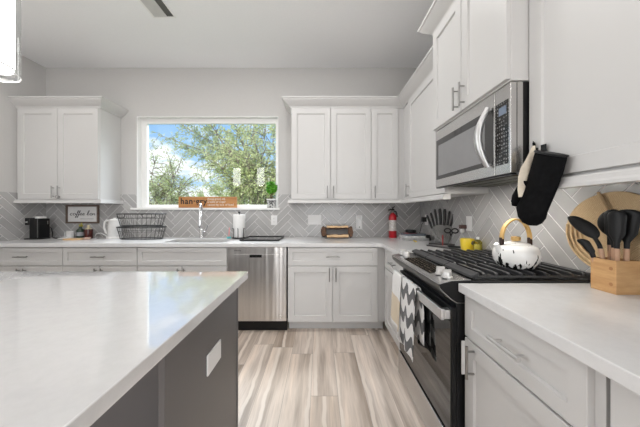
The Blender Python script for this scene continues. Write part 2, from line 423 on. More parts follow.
# herringbone backsplash
def clip(poly, x0, x1, z0, z1):
    for ax, lim, sg in ((0, x0, 1), (0, x1, -1), (1, z0, 1), (1, z1, -1)):
        out = []
        for i in range(len(poly)):
            a, b = poly[i-1], poly[i]; da, db = sg*(a[ax]-lim), sg*(b[ax]-lim)
            if (da < 0) != (db < 0):
                t_ = da/(da-db); out.append((a[0]+t_*(b[0]-a[0]), a[1]+t_*(b[1]-a[1])))
            if db >= 0: out.append(b)
        poly = out
        if len(poly) < 3: return []
    return poly
def herringbone(name, rects, place, label, off=(0, 0)):
    """rects in wall (u, z); place(u, z, h) gives the world point at height h off the wall"""
    W, n, g = .0745, 4, .0028
    root = thing(name, label, 'tile backsplash'); root['kind'] = 'structure'
    tm = MB(); gm = MB()
    for (u0, u1, z0, z1) in rects:
        gm.loft([[place(u0, z0, .0005), place(u1, z0, .0005), place(u1, z1, .0005), place(u0, z1, .0005)],
                 [place(u0, z0, .0035), place(u1, z0, .0035), place(u1, z1, .0035), place(u0, z1, .0035)]])
    c, s_ = math.cos(PI/4), math.sin(PI/4)
    umin = min(r[0] for r in rects); umax = max(r[1] for r in rects)
    R = int(((umax-umin)+1.2)/W)+2
    for k in range(-R, R):
        for m_ in range(-R//(2*n)-2, R//(2*n)+3):
            for (a0, a1, b0, b1) in ((k+2*n*m_, k+n+2*n*m_, k, k+1), (k+2*n*m_, k+1+2*n*m_, k-2*n+1, k-n+1)):
                q = [(a0*W+g, b0*W+g), (a1*W-g, b0*W+g), (a1*W-g, b1*W-g), (a0*W+g, b1*W-g)]
                q = [(x*c-y*s_+off[0], x*s_+y*c+off[1]) for x, y in q]
                zs = [p[1] for p in q]
                if max(zs) < .9 or min(zs) > 1.5: continue
                for rc in rects:
                    p = clip(q, *rc)
                    if len(p) >= 3: tm.loft([[place(x, z, .0035) for x, z in p], [place(x, z, .006) for x, z in p]])
    tm.build('tile_field', M['tile'], root); gm.build('grout_bed', M['grout'], root)
    return root
herringbone('trim_1', [(XL+.007, WX0, ZT, 1.449), (WX0, WX1, ZT, 1.254), (WX1, XR-.007, ZT, 1.449)], lambda u, z, h: (u, YB-h, z),
            'grey herringbone tile on the back wall', (-1.4, .95))
herringbone('trim_2', [(-.4, YB-.0005, ZT, 1.43)], lambda u, z, h: (XR-h, u, z), 'grey herringbone tile behind the range', (1.3, .99))
herringbone('trim_3', [(2.3, YB-.0005, ZT, 1.449)], lambda u, z, h: (XL+h, u, z), 'grey herringbone tile on the left wall', (2.6, .97))

# ------------------------------------------------------------------ cabinets
def shaker(mb, x0, x1, z0, z1, y=0, t_=.02, st=.062, rec=.011):
    def ring(i, yy): return [(x0+i, yy, z0+i), (x1-i, yy, z0+i), (x1-i, yy, z1-i), (x0+i, yy, z1-i)]
    mb.loft([ring(0, y+t_), ring(0, y+.0015), ring(.0015, y), ring(st, y), ring(st+.004, y+rec)])
    return mb
def bar_handle(parent, p0, p1, out, mat='nickel', r=.006):
    """bar between p0 and p1 on the door face, standing off along out"""
    p0, p1, out = Vector(p0), Vector(p1), Vector(out); L = p1-p0
    mb = MB(); mb.tube([p0+out*.032, p1+out*.032], r, 10)
    for f in (.16, .84): mb.tube([p0+L*f+out*.0005, p0+L*f+out*.031], .0045, 8)
    return mb.build('handle', M[mat], parent, smooth=True)
HL = .138
def vhandle(door, x, zc): bar_handle(door, (x, 0, zc-HL/2), (x, 0, zc+HL/2), (0, -1, 0))
def hhandle(door, x, z): bar_handle(door, (x-HL/2, 0, z), (x+HL/2, 0, z), (0, -1, 0))
def cabinet(name, label, cat, loc, rz, w_, depth, z0, z1, group, toe=0, x_off=0, rail=None):
    root = thing(name, label, cat, loc, rz, group)
    mb = MB()
    if toe:
        mb.box(0, w_, .02, depth, .105, z1); mb.box(0, w_, .095, depth, 0, .105)
    else: mb.box(0, w_, .02, depth, z0, z1)
    mb.build('cabinet_box', M['paint'], root, bevel=.001)
    return root
def door(root, x0, x1, z0, z1, hx=None, hz=None, st=.062):
    d = shaker(MB(), x0, x1, z0, z1, st=st).build('door', M['paint'], root)
    if hx is not None: vhandle(d, hx, hz)
    return d
def drawer(root, x0, x1, z0, z1, handle=True):
    d = shaker(MB(), x0, x1, z0, z1, st=.045).build('drawer', M['paint'], root)
    if handle: hhandle(d, (x0+x1)/2, (z0+z1)/2)
    return d
def sweep(prof, path, i0, i1, root, name, mat):
    P = [Vector((p[0], p[1])) for p in path]; N = []
    for i in range(len(P)-1):
        d = (P[i+1]-P[i]).normalized(); N.append(Vector((d.y, -d.x)))
    def off(i):
        if i == 0: return N[0]
        if i == len(P)-1: return N[-1]
        a, b = N[i-1], N[i]; return (a+b)/(1+a.dot(b))
    rings = [[(P[i].x+off(i).x*o, P[i].y+off(i).y*o, z) for o, z in prof] for i in range(i0, i1+1)]
    mb = MB().loft(rings)
    inv = (Matrix.Translation(root.location) @ Matrix.Rotation(root.rotation_euler.z, 4, 'Z')).inverted()
    mb.map(lambda x, y, z: inv @ Vector((x, y, z)))
    return mb.build(name, mat, root)
def crown_prof(z, zt):
    return [(.0005, z), (.014, z), (.018, z+.014), (.024, z+.02), (.04, z+.032), (.066, z+.055), (.082, z+.072), (.086, zt-.016), (.095, zt-.014), (.097, zt), (.0005, zt)]
RAIL = [(.0, 1.370), (.026, 1.370), (.034, 1.362), (.036, 1.348), (.040, 1.340), (.040, 1.329), (-.02, 1.329), (-.02, 1.3695)]
ZU0, ZU1 = 1.3705, 2.43; ZCR = 2.413; ZCT = 2.512
G_UP = 'white shaker wall cabinets'
# left wall cabinet
x0 = XL+.001; x1 = -2.507
cab = cabinet('wall_cabinet', 'white two-door wall cabinet left of the window', 'cabinet', (x0, UB-.02, 0), 0, x1-x0, YB-.001-UB+.02, ZU0, ZU1, None)
wd = x1-x0
d1 = door(cab, .03, .474, 1.376, 2.408, .475-.032, 1.455); d2 = door(cab, .480, wd-.008, 1.376, 2.408, .479+.032, 1.455)
lk = MB().tube(arc((.511, -.034, 1.40), .018, 0, 2*PI, 12, 'xz')[:-1], .004, 6, closed=True).tube([(.511, -.02, 1.40), (.53, -.03, 1.395)], .008, 8)
lk.build('safety_latch', M['nickel'], d2, smooth=True)
pth = [(x0, UB), (x1, UB), (x1, YB-.001)]
sweep(crown_prof(ZCR, ZCT), pth, 0, 2, cab, 'crown_moulding', M['paint']); sweep(RAIL, pth, 0, 2, cab, 'light_rail', M['paint'])
# back wall cabinets right of the window, and the run on the right wall as far as the microwave
PTH = [(-.322, YB-.001), (-.322, UB), (.586, UB), (UR, UB), (UR, YF+.001)]
cA = cabinet('wall_cabinet', 'white two-door wall cabinet just right of the window', 'cabinet', (-.322, UB-.02, 0), 0, .9075, YB-.001-UB+.02, ZU0, ZU1, None)
door(cA, .004, .443, 1.376, 2.408, .444-.032, 1.455); door(cA, .450, .9055, 1.376, 2.408, .449+.032, 1.455)
sweep(crown_prof(ZCR, ZCT), PTH, 0, 2, cA, 'crown_moulding', M['paint']); sweep(RAIL, PTH, 0, 2, cA, 'light_rail', M['paint'])
cB = cabinet('wall_cabinet', 'narrow single-door wall cabinet in the back corner above the fire extinguisher', 'cabinet', (.5865, UB-.02, 0), 0, XR-.001-.5865, YB-.001-UB+.02, ZU0, ZU1, None)
door(cB, .002, .306, 1.376, 2.408, .002+.04, 1.455)
sweep(crown_prof(ZCR, ZCT), PTH, 2, 3, cB, 'crown_moulding', M['paint']); sweep(RAIL, PTH, 2, 3, cB, 'light_rail', M['paint'])
cC = cabinet('wall_cabinet', 'white wall cabinet on the right wall between the corner and the microwave', 'cabinet', (UR-.02, UB-.0005, 0), -PI/2, UB-.0005-YF-.001, XR-.001-UR+.02, ZU0, ZU1, None)
door(cC, .19, UB-YF-.012, 1.376, 2.408, .19+.035, 1.455)
sweep(crown_prof(ZCR, ZCT), PTH, 3, 4, cC, 'crown_moulding', M['paint']); sweep(RAIL, PTH, 3, 4, cC, 'light_rail', M['paint'])
# cabinet above the microwave: deeper and taller
XM = .868
cM = cabinet('wall_cabinet', 'deep raised wall cabinet above the microwave', 'cabinet', (XM-.02, YF, 0), -PI/2, YF-YN, XR-.001-XM+.02, 1.832, 2.575, None)
door(cM, .004, .383, 1.841, 2.555, .384-.03, 1.925); door(cM, .390, YF-YN-.004, 1.841, 2.555, .389+.035, 1.925)
sweep(crown_prof(2.560, 2.657), [(XR-.001, YF), (XM, YF), (XM, YN), (XR-.001, YN)], 0, 3, cM, 'crown_moulding', M['paint'])
# near right wall cabinet
cE = cabinet('wall_cabinet', 'large wall cabinet at the right above the wooden utensil box', 'cabinet', (UR-.02, YN-.001, 0), -PI/2, 1.1, XR-.001-UR+.02, ZU0, ZU1, None)
door(cE, .003, .545, 1.383, 2.408); door(cE, .549, 1.09, 1.383, 2.408)
pth = [(UR, YN-.001), (UR, YN-1.101)]
sweep(crown_prof(ZCR, ZCT), pth, 0, 1, cE, 'crown_moulding', M['paint']); sweep(RAIL, pth, 0, 1, cE, 'light_rail', M['paint'])

# base cabinets
ZB1 = .875; DZ0, DZ1 = .684, .866; DO0, DO1 = .108, .675
db = YB-.001-BB+.02
L1 = cabinet('base_cabinet', 'white base cabinet at the left end under the coffee maker', 'cabinet', (XL+.001, BB-.02, 0), 0, -2.6195-XL-.001, db, 0, ZB1, None, toe=1)
w1 = -2.6195-XL-.001
drawer(L1, .03, w1-.002, DZ0, DZ1); door(L1, .03, .432, DO0, DO1, .433-.03, .59); door(L1, .438, w1-.002, DO0, DO1, .467, .59)
L2 = cabinet('base_cabinet', 'white base cabinet under the wire basket', 'cabinet', (-2.619, BB-.02, 0), 0, .7585, db, 0, ZB1, None, toe=1)
drawer(L2, .003, .7555, DZ0, DZ1); door(L2, .003, .376, DO0, DO1, .347, .59); door(L2, .382, .7555, DO0, DO1, .411, .59)
SK = thing('base_cabinet', 'white sink base cabinet with a plain false drawer front', 'cabinet', (-1.86, BB-.02, 0))
mb = MB(); ws = .9165
mb.box(0, .018, .02, db, .105, ZB1).box(ws-.018, ws, .02, db, .105, ZB1).box(.018, ws-.018, .02, .04, .105, ZB1).box(.018, ws-.018, db-.02, db, .105, ZB1).box(.018, ws-.018, .02, db, .105, .123).box(0, ws, .095, db, 0, .105)
mb.build('cabinet_box', M['paint'], SK)
drawer(SK, .003, ws-.003, DZ0, DZ1, False); door(SK, .003, .455, DO0, DO1, .426, .59); door(SK, .461, ws-.003, DO0, DO1, .49, .59)
R1 = cabinet('base_cabinet', 'white base cabinet right of the dishwasher', 'cabinet', (-.325, BB-.02, 0), 0, BR-.001+.325, db, 0, ZB1, None, toe=1)
drawer(R1, .004, .916, DZ0, DZ1); door(R1, .004, .455, DO0, DO1, .425, .595); door(R1, .462, .916, DO0, DO1, .492, .595)
C1 = cabinet('base_cabinet', 'white corner base cabinet beside the range behind the towels', 'cabinet', (BR-.02, BB-.021, 0), -PI/2, BB-.021-YF-.001, XR-.001-BR+.02, 0, ZB1, None, toe=1)
wc = BB-.021-YF-.001
drawer(C1, .05, wc-.002, DZ0, DZ1); door(C1, .05, wc-.002, DO0, DO1)
N1 = cabinet('base_cabinet', 'white drawer-and-door base cabinet right of the range', 'cabinet', (BR-.02, YN-.006, 0), -PI/2, .557, XR-.001-BR+.02, 0, ZB1, None, toe=1)
d = shaker(MB(), .004, .533, DZ0, DZ1, st=.05).build('drawer', M['paint'], N1)
bar_handle(d, (.212, 0, .776), (.36, 0, .776), (0, -1, 0), 'satin', .0075)
d = door(N1, .004, .533, DO0, DO1, .075, .60)
box(-.0045, .0030, -.012, .018, .505, .655).build('safety_latch', M['wplast'], d, bevel=.002)
N2 = cabinet('base_cabinet', 'white base cabinet at the lower right edge past the narrow gap', 'cabinet', (BR-.008, YN-.006-.557-.012, 0), -PI/2, .7, XR-.001-BR+.008, 0, ZB1, None, toe=1)
door(N2, .003, .697, DO0, .868)

# ------------------------------------------------------------------ worktops and sink
def worktop(name, label, poly, hole=None, mat='quartz'):
    mb = MB(); mb.prism(poly, 'z', .8765, ZT); o = mb.build(name, M[mat])
    if hole:
        cut = MB(); cut.prism(hole, 'z', .8, 1.0); c = cut.build('cutter', M['quartz'])
        m = o.modifiers.new('b', 'BOOLEAN'); m.object = c; m.operation = 'DIFFERENCE'; m.solver = 'EXACT'
        me = bpy.data.meshes.new_from_object(o.evaluated_get(bpy.context.evaluated_depsgraph_get()))
        o.modifiers.clear(); o.data = me; bpy.data.objects.remove(c)
    b = o.modifiers.new('bevel', 'BEVEL'); b.width = .003; b.segments = 2; b.limit_method = 'ANGLE'; b.angle_limit = math.radians(60)
    return tag(o, label, 'worktop')
def rrect(x0, x1, y0, y1, r, n=5):
    pts = []
    for cx, cy, a in ((x1-r, y1-r, 0), (x0+r, y1-r, 90), (x0+r, y0+r, 180), (x1-r, y0+r, 270)):
        for i in range(n+1):
            t_ = math.radians(a+90*i/n); pts.append((cx+r*math.cos(t_), cy+r*math.sin(t_)))
    return pts
yf = 2.605; xf = .627; rr = .05
fil = [(xf-rr+rr*math.sin(a), yf-rr+rr*math.cos(a)) for a in [i*PI/2/6 for i in range(7)]]
poly = [(XL+.0065, yf)] + fil + [(xf, YF+.002), (XR-.0065, YF+.002), (XR-.0065, YB-.0065), (XL+.0065, YB-.0065)]
SX0, SX1, SY0, SY1 = -1.65, -.98, 2.68, 3.02
worktop('worktop', 'white quartz worktop along the back wall around the sink', poly, rrect(SX0, SX1, SY0, SY1, .07))
worktop('worktop', 'white quartz worktop right of the range under the utensil box', [(xf, YN-.001), (xf, -.35), (XR-.0065, -.35), (XR-.0065, YN-.001)])
sk = MB(); rings = []
for i, (ins, z) in enumerate(((-.004, .8755), (-.003, .87), (.002, .75), (.03, .70), (.12, .695))):
    rings.append([(x, y, z) for x, y in rrect(SX0+ins, SX1-ins, SY0+ins, SY1-ins, max(.07-ins*.3, .03))])
sk.loft(rings, False, True)
o = sk.build('sink', M['sinksteel'], smooth=True); tag(o, 'stainless undermount sink sunk into the back worktop', 'sink')
m_ = o.modifiers.new('solid', 'SOLIDIFY'); m_.thickness = .002; m_.offset = 1
# island
isl = thing('kitchen_island', 'charcoal kitchen island body with an outlet plate on its side', 'kitchen island', (-1.65, 1.04, 0))
mb = MB(); mb.box(-2.9+1.65, -.4505+1.65, 1.08-1.04, 1.358-1.04, .09, .876).box(-2.85+1.65, -.49+1.65, 1.10-1.04, 1.30-1.04, 0, .09)
mb.build('cabinet_box', M['island'], isl, bevel=.0015)
box(-.45+1.65, -.432+1.65, .72-1.04, 1.36-1.04, 0, .876).build('end_panel', M['island'], isl, bevel=.0015)
mb = MB(); mb.box(-.432+1.65, -.429+1.65, 1.348-1.04, 1.3615-1.04, .09, .8765); mb.build('corner_strip', M['island'], isl)
pl = box(-.4318+1.65, -.425+1.65, .985-1.04, 1.115-1.04, .607, .687).build('outlet_plate', M['wplast'], isl, bevel=.002)
worktop('worktop', 'white quartz island worktop with a window reflection', [(-2.95, .08), (-.385, .08), (-.385, 1.393), (-2.95, 1.393)], None, 'polished')

# ------------------------------------------------------------------ appliances
# dishwasher
dw = thing('dishwasher', 'stainless steel dishwasher between the sink and the right base cabinet', 'dishwasher', (-.636, BB-.02, 0))
wd = .299
box(-wd+.003, wd-.003, .03, .58, .1, .872).build('tub_body', M['black'], dw)
fd = box(-wd, wd, -.006, .03, .118, .872).build('door', M['steel'], dw, bevel=.004)
hb = MB(); hb.box(-.235, .26, -.0095, -.0055, .763, .80)
hd = hb.build('handle', M['steel'], fd, bevel=.003)
box(-.075, .05, -.0102, -.0094, .767, .796).build('pocket', M['black'], hd, bevel=.003)
mb = MB()
for i in range(7): mb.box(-.232+i*.0105, -.2255+i*.0105, -.0066, -.0059, .832, .841)
mb.build('badge', M['slot'], fd)
MB().tube(arc((.24, -.0065, .165), .016, 0, 2*PI, 20)[:-1], .002, 6, closed=True).build('emblem', M['chrome'], fd, smooth=True)
box(-wd, wd, .055, .075, 0, .112).build('toe_panel', M['black'], dw)

# range
RY = (YN+YF)/2
rg = thing('range', 'stainless and black gas range with a wave-striped towel on its door', 'range', (0, RY, 0))
ya, yb = YN+.006-RY, YF-.004-RY
mb = MB(); mb.box(.625, 1.262, ya+.002, yb-.002, .03, .905)
mb.box(.66, .72, ya+.03, ya+.08, 0, .03).box(.66, .72, yb-.08, yb-.03, 0, .03).box(1.15, 1.21, ya+.03, ya+.08, 0, .03).box(1.15, 1.21, yb-.08, yb-.03, 0, .03)
mb.build('range_body', M['black'], rg)
dr = box(.59, .624, ya, yb, .035, .205).build('warming_drawer', M['steely'], rg, bevel=.003)
od = box(.602, .624, ya, yb, .212, .80).build('oven_door', M['black'], rg, bevel=.003)
box(.5975, .6025, ya+.004, yb-.004, .216, .735).build('oven_window', plain('black_oven_glass', (.01, .01, .01), .04, vary=.02, spec=.8), od, bevel=.002)
hb = MB(); hb.box(.558, .574, ya+.01, yb-.01, .738, .79)
for yy in (ya+.01, yb-.045): hb.box(.574, .603, yy, yy+.035, .742, .786)
hb.build('handle', steel('handle_steel', 'y', (.78, .78, .78), .32, .05), od, bevel=.004)
# control panel: bullnose front, sloping top
prof = [(.541, .905), (.545, .913), (.60, .924), (.688, .928), (.688, .82), (.625, .82), (.600, .835), (.57, .862), (.548, .885)]
mb = MB(); mb.prism([(x, z) for x, z in prof], 'y', ya, yb)
cp = mb.build('control_panel', M['steely'], rg, smooth=True)
mb = MB(); mb.prism([(x, z) for x, z in [(.544, .9055), (.550, .887), (.572, .865), (.602, .838), (.626, .823), (.687, .823), (.687, .925), (.60, .921)]], 'y', ya-.0015, ya+.0); mb.build('end_cap', M['black'], cp)
MB().prism([(.5405, .9058), (.5440, .9075), (.5468, .8855), (.569, .8625), (.600, .8355), (.626, .8205), (.626, .819), (.599, .834), (.568, .861), (.5455, .884)], 'y', ya, yb).build('bullnose', plain('floor_shade_stainless', (.085, .083, .08), .35, .9), cp, smooth=True)  # bullnose steel coloured darker for the dark floor it mirrors
def on_panel(x): return .913+(x-.545)*(.011/.055) if x < .6 else .924+(x-.6)*.0455
mb = MB()
yc = 1.535-RY
mb.loft([[(x, yy, on_panel(x)+h) for x, h in ((.570, .001), (.6, .001), (.670, .001), (.670, -.003), (.6, -.003), (.570, -.003))] for yy in (yc-.205, yc+.205)])
tp = mb.build('touch_display', keypad_mat('black_touch_display', (.20, .165, .13), 7, .54, .7, .0, (0, 0, 0)), cp)
for yy in (1.225, 1.29, 1.80, 1.872):
    x = .605; z = on_panel(x)+.0008; yy -= RY
    kb = MB(); kb.lathe([(.025, 0), (.025, .006), (.021, .008), (.020, .026), (.018, .029)], (x, yy, z), 20)
    kn = kb.build('knob', M['satin'], cp, smooth=True)
    box(x-.02, x+.02, yy-.006, yy+.006, z+.0285, z+.037).build('grip', M['satin'], kn, bevel=.002)
# cooktop
ct = box(.688, 1.262, ya-.004, yb+.004, .905+.0095, .926).build('cooktop', plain('black_enamel', (.012, .012, .012), .2), rg, bevel=.003)
for bx, by, r_ in ((.83, -.24, .05), (1.10, -.24, .04), (.965, 0, .055), (.83, .24, .045), (1.10, .24, .035)):
    bb = MB().lathe([(r_+.015, 0), (r_+.012, .004), (r_, .008), (r_, .014), (r_*.8, .017)], (bx, by, .9262), 20).build('burner', M['iron'], rg, smooth=True)
gw = (yb-ya)/3
for i in range(3):
    g0 = ya+i*gw+.002; g1 = ya+(i+1)*gw-.002
    gm = MB()
    zt, zb = .957, .940
    gm.prism([(.688, .934), (.690, .945), (.722, zt+.001), (.730, zt-.002), (.722, .934)], 'y', g0, g1).box(1.232, 1.250, g0, g1, zb, zt)                 # front and back rails
    nb = 9
    for k in range(nb):
        xx = .755+k*(1.215-.755)/(nb-1)
        gm.prism([(g0+.0, zb-.008), (g0+.006, zt-.006), (g0+.02, zt), (g1-.02, zt), (g1-.006, zt-.006), (g1, zb-.008), (g1-.008, zb-.008), (g1-.022, zb), (g0+.022, zb), (g0+.008, zb-.008)], 'x', xx-.007, xx+.007)
    for yy in (g0, g1-.010): gm.box(.702, 1.250, yy, yy+.010, .9345, .943)
    for xx, yy in ((.706, g0), (.706, g1-.014), (1.234, g0), (1.234, g1-.014)): gm.box(xx, xx+.014, yy, yy+.014, .9262, .936)
    gm.build('grate', M['iron'], rg, bevel=.003)

# microwave
mw = thing('microwave', 'stainless over-range microwave with a black glass door', 'microwave', (0, RY, 0))
ya, yb = YN+.004-RY, YF-.004-RY
Z0, Z1 = 1.414, 1.828
XF = .868
box(XF+.03, XR-.008, ya, yb, Z0+.004, Z1).build('oven_case', M['black'], mw, bevel=.002)
ysp = 1.277-RY
mdoor = box(XF, XF+.0295, ysp+.0012, yb, Z0, Z1).build('door', M['steely'], mw, bevel=.003)
gl = box(XF-.0015, XF+.002, ysp+.012, yb-.016, 1.47, 1.757).build('door_window', plain('smoked_glass', (.02, .02, .021), .05, vary=.02, spec=.7), mdoor, bevel=.001)
box(XF-.0022, XF-.0014, ysp+.075, yb-.05, 1.495, 1.715).build('inner_window', plain('reflection_grey', (.21, .21, .215), .06, vary=.02, spec=1.0), gl)  # inner window, its grey stands in for the room reflected in the glass
pts = []
for i in range(17):
    f = i/16; pts.append((XF-.012-.042*math.sin(PI*f)-.004, ysp+.03+.012*math.sin(PI*f), 1.462+f*.30))
mb = MB().tube(pts, [.011+.007*math.sin(PI*i/16) for i in range(17)], 10, flat=1.2)
for zz in (1.475, 1.749): mb.tube([(XF-.0015, ysp+.03, zz), (XF-.028, ysp+.032, zz)], .009, 8)
mb.build('handle', plain('satin_silver', (.55, .55, .55), .38, 1), mdoor, smooth=True)
box(XF+.004, XF+.03, ya+.004, yb-.004, Z0-.007, Z0-.0005).build('bottom_grille', M['black'], mw)
pn = box(XF, XF+.0295, ya, ysp-.0012, Z0, Z1).build('control_panel', M['steely'], mw, bevel=.003)
kp = box(XF-.0015, XF+.001, ya+.014, ysp-.006, 1.46, 1.757).build('keypad', keypad_mat('black_keypad', (.30, .30, .30), 9, .53, .2, .4, (0, PI/2, 0)), pn)
box(XF-.0022, XF-.0014, ya+.024, ysp-.03, 1.695, 1.733).build('display', M['lcd'], kp)
side = MB().box(XF+.03, XF+.055, ya-.0015, ya, Z0+.004, Z1); side.build('corner_trim', M['steely'], mw)
mb = MB()
for k in range(3): mb.box(.95+k*.10, 1.03+k*.10, ya+.10, yb-.10, Z0-.002, Z0+.004)
mb.build('grease_filter', plain('dull_filter_mesh', (.09, .09, .07), .5, .6), mw)
for yy in (ya+.2, yb-.26):
    l = area('fill_cooktop', (.955, RY+yy, Z0-.006), (0, 0, 0), .05, .12, 1.5, (1, .95, .86))  # lamps added under the microwave to brighten the right wall tiles
mb = MB(); mb.box(.885, .93, ya+.05, yb-.05, Z0-.001, Z0+.004); mb.build('vent_strip', M['slot'], mw)

# ------------------------------------------------------------------ ceiling vent, pendants
vt = thing('ceiling_vent', 'white ceiling air vent with a dark open slot', 'air vent', (-1.445, 2.25, ZC))
mb = MB(); mb.box(-.105, .105, -.16, -.145, -.008, -.0005).box(-.105, .105, .145, .16, -.008, -.0005).box(-.105, -.085, -.145, .145, -.008, -.0005).box(.095, .105, -.145, .145, -.008, -.0005)
mb.build('frame', M['trimw'], vt, bevel=.002)
box(-.085, .095, -.145, .145, -.0025, -.0008).build('duct_opening', M['slot'], vt)
for k in range(7):
    x = -.083+k*.0165
    mb = MB().loft([[(x, yy, -.009), (x+.0155, yy, -.004), (x+.0155, yy, -.003), (x, yy, -.008)] for yy in (-.145, .145)]); mb.build('slat', plain('grey_white_slat', (.62, .61, .60), .5) if k == 0 else bpy.data.materials['grey_white_slat'], vt)
def pendant(x, y, z, label):
    p = thing('pendant_lamp', label, 'pendant lamp', (x, y, z), 0, None)
    MB().lathe([(.0925, .002), (.095, 0), (.095, .44), (.0925, .442)], n=40, cap0=False, cap1=False).build('glass_cylinder', M['clear'], p, smooth=True)
    for zz in (0, .44): MB().tube(arc((0, 0, zz), .0945, 0, 2*PI, 40, 'xy')[:-1], .0022, 6, closed=True).build('glass_rim', M['rimglass'], p, smooth=True)
    MB().lathe([(.074, .026), (.078, .03), (.078, .40), (.07, .405)], n=40, cap0=False).build('inner_shade', M['lamp'], p, smooth=True)
    MB().lathe([(.076, .022), (.079, .026), (.079, .029), (.074, .029)], n=40, cap0=False, cap1=False).build('shade_rim', M['rimglass'], p, smooth=True)
    MB().lathe([(.012, .405), (.05, .407), (.05, .425), (.02, .44), (.006, .45), (.006, ZC-z-.02)], n=16).build('stem', M['nickel'], p, smooth=True)
    MB().lathe([(.06, ZC-z-.022), (.062, ZC-z-.0005)], n=24).build('canopy', M['nickel'], p, smooth=True)
pendant(-1.30, 1.0, 1.785, 'lit glass cylinder pendant lamp above the island at the upper left edge')
pendant(-1.83, 1.0, 1.785, 'second glass pendant lamp, further left over the island')

# ------------------------------------------------------------------ back worktop, left to right
T = ZT+.0005
cm = thing('coffee_maker', 'slim black pod coffee maker at the left end of the back worktop', 'coffee maker', (-3.27, 3.01, T))
mb = MB(); mb.prism(rrect(-.055, .052, -.06, .075, .012), 'z', .012, .238); mb.build('water_tank_body', M['black'], cm, bevel=.005)
mb = MB(); mb.prism(rrect(-.112, -.056, -.055, .055, .012), 'z', .165, .245); hd_ = mb.build('brew_head', M['black'], cm, bevel=.005)
mb = MB(); mb.prism(rrect(-.118, .06, -.065, .08, .02), 'z', 0, .0115); mb.build('drip_base', M['black'], cm, bevel=.003)
mb = MB(); mb.prism(rrect(-.02, .045, -.04, .05, .02), 'z', .2385, .262); mb.build('lid', M['wplast'], cm, bevel=.006)
box(-.10, -.075, -.0565, -.0552, .195, .203).build('badge', M['wplast'], hd_)
box(.043, .047, -.0615, -.0602, .02, .23).build('edge_line', M['nickel'], cm)
box(.0522, .0532, .04, .05, .17, .21).build('level_window', M['nickel'], cm)
mb = MB().tube([(.0525, .04, .15), (.09, .05, .12), (.115, .04, .06), (.13, .02, .02), (.18, .01, .006), (.26, .02, .0055)], .005, 8); mb.build('power_cord', M['black'], cm, smooth=True)

sg = thing('coffee_sign', 'framed white coffee bar sign on the tile under the left wall cabinet', 'sign', (-2.979, YB-.0065, 1.20))
w2, h2 = .205, .115
mb = MB(); mb.box(-w2, w2, -.02, 0, h2-.02, h2).box(-w2, w2, -.02, 0, -h2, -h2+.02).box(-w2, -w2+.02, -.02, 0, -h2+.02, h2-.02).box(w2-.02, w2, -.02, 0, -h2+.02, h2-.02)
mb.build('frame', M['framewood'], sg, bevel=.001)
box(-w2+.02, w2-.02, -.008, 0, -h2+.02, h2-.02).build('panel', M['paper'], sg)
# handwritten lettering as pen strokes
def A(cx, cy, rx, ry, a0, a1, n=9): return [(cx+rx*math.cos(math.radians(a0+(a1-a0)*i/n)), cy+ry*math.sin(math.radians(a0+(a1-a0)*i/n))) for i in range(n+1)]
GL = {'c': ([A(.3, .25, .25, .25, 50, 320)], .6), 'o': ([A(.3, .25, .25, .25, 0, 360, 12)], .62),
      'f': ([[(.0, .12), (.18, .3), (.33, .85), (.30, 1.15), (.2, 1.1), (.17, .7), (.17, 0), (.15, -.5), (.05, -.62), (0, -.4), (.2, -.02), (.36, .12)]], .36),
      'e': ([[(.0, .12), (.3, .28), (.42, .40), (.33, .5), (.16, .45), (.1, .25), (.2, .03), (.4, .03), (.52, .15)]], .52),
      'b': ([[(.0, .15), (.2, .5), (.33, 1.0), (.26, 1.2), (.15, 1.0), (.1, .4), (.12, .1), (.3, 0), (.46, .15), (.42, .38), (.28, .42)]], .6),
      'a': ([A(.27, .24, .23, .24, 40, 330) + [(.47, .45), (.48, .15), (.6, .05)]], .62),
      'r': ([[(0, .1), (.12, .45), (.18, .4), (.3, .42), (.32, .2), (.36, .02), (.5, .12)]], .5)}
mb = MB(); x = -.163; sc = .0625
for ch in 'coffee bar':
    if ch == ' ': x += .026; continue
    st, adv = GL[ch]
    for q in st: mb.tube([(x+(px+.25*py)*sc, -.0088, -.014+py*sc*.85) for px, py in q], .0029, 5)
    x += adv*sc
mb.build('lettering', M['ink'], sg)
mb = MB()
for k in range(14): mb.box(-.035+k*.0125, -.027+k*.0125, -.0088, -.008, -.062, -.056)
mb.build('small_lettering', plain('grey_ink', (.25, .24, .23), .7), sg)

sa = MB().lathe([(.03, 0), (.035, .004), (.062, .013), (.06, .015), (.033, .007)], n=24).build('saucer', M['wplast'], smooth=True, loc=(-2.93, 2.97, T))
tag(sa, 'small white saucer beside the coffee maker cord', 'saucer')
bd = MB(); bd.prism(rrect(-.10, .10, -.06, .06, .055), 'z', 0, .014); o = bd.build('serving_board', M['edgewood'], loc=(-2.79, 2.93, T), bevel=.002); tag(o, 'small pale wooden serving board below the coffee sign', 'board')
mug = thing('glass_mug', 'clear glass mug on the counter left of the dark bottle', 'mug', (-2.955, 3.06, T))
MB().lathe([(.036, 0), (.04, .004), (.043, .09), (.040, .09), (.037, .008)], n=24).build('cup', plain('milky_glass', (.62, .62, .62), .15, vary=.1), mug, smooth=True)
MB().tube([(-.041, 0, .075), (-.065, 0, .072), (-.072, 0, .045), (-.062, 0, .02), (-.0405, 0, .018)], .005, 8).build('handle', bpy.data.materials['milky_glass'], mug, smooth=True)
bt = thing('bottle', 'dark green bottle with a yellow flower sprig under the sign', 'bottle', (-2.855, 3.08, T))
MB().lathe([(.034, 0), (.037, .004), (.037, .095), (.03, .108), (.014, .12), (.014, .14)], n=20).build('bottle_body', M['greenglass'], bt, smooth=True)
mb = MB(); mb.lathe([(.0375, .03), (.0375, .075)], n=20, cap0=False, cap1=False); mb.build('paper_label', M['grey'], bt, smooth=True)
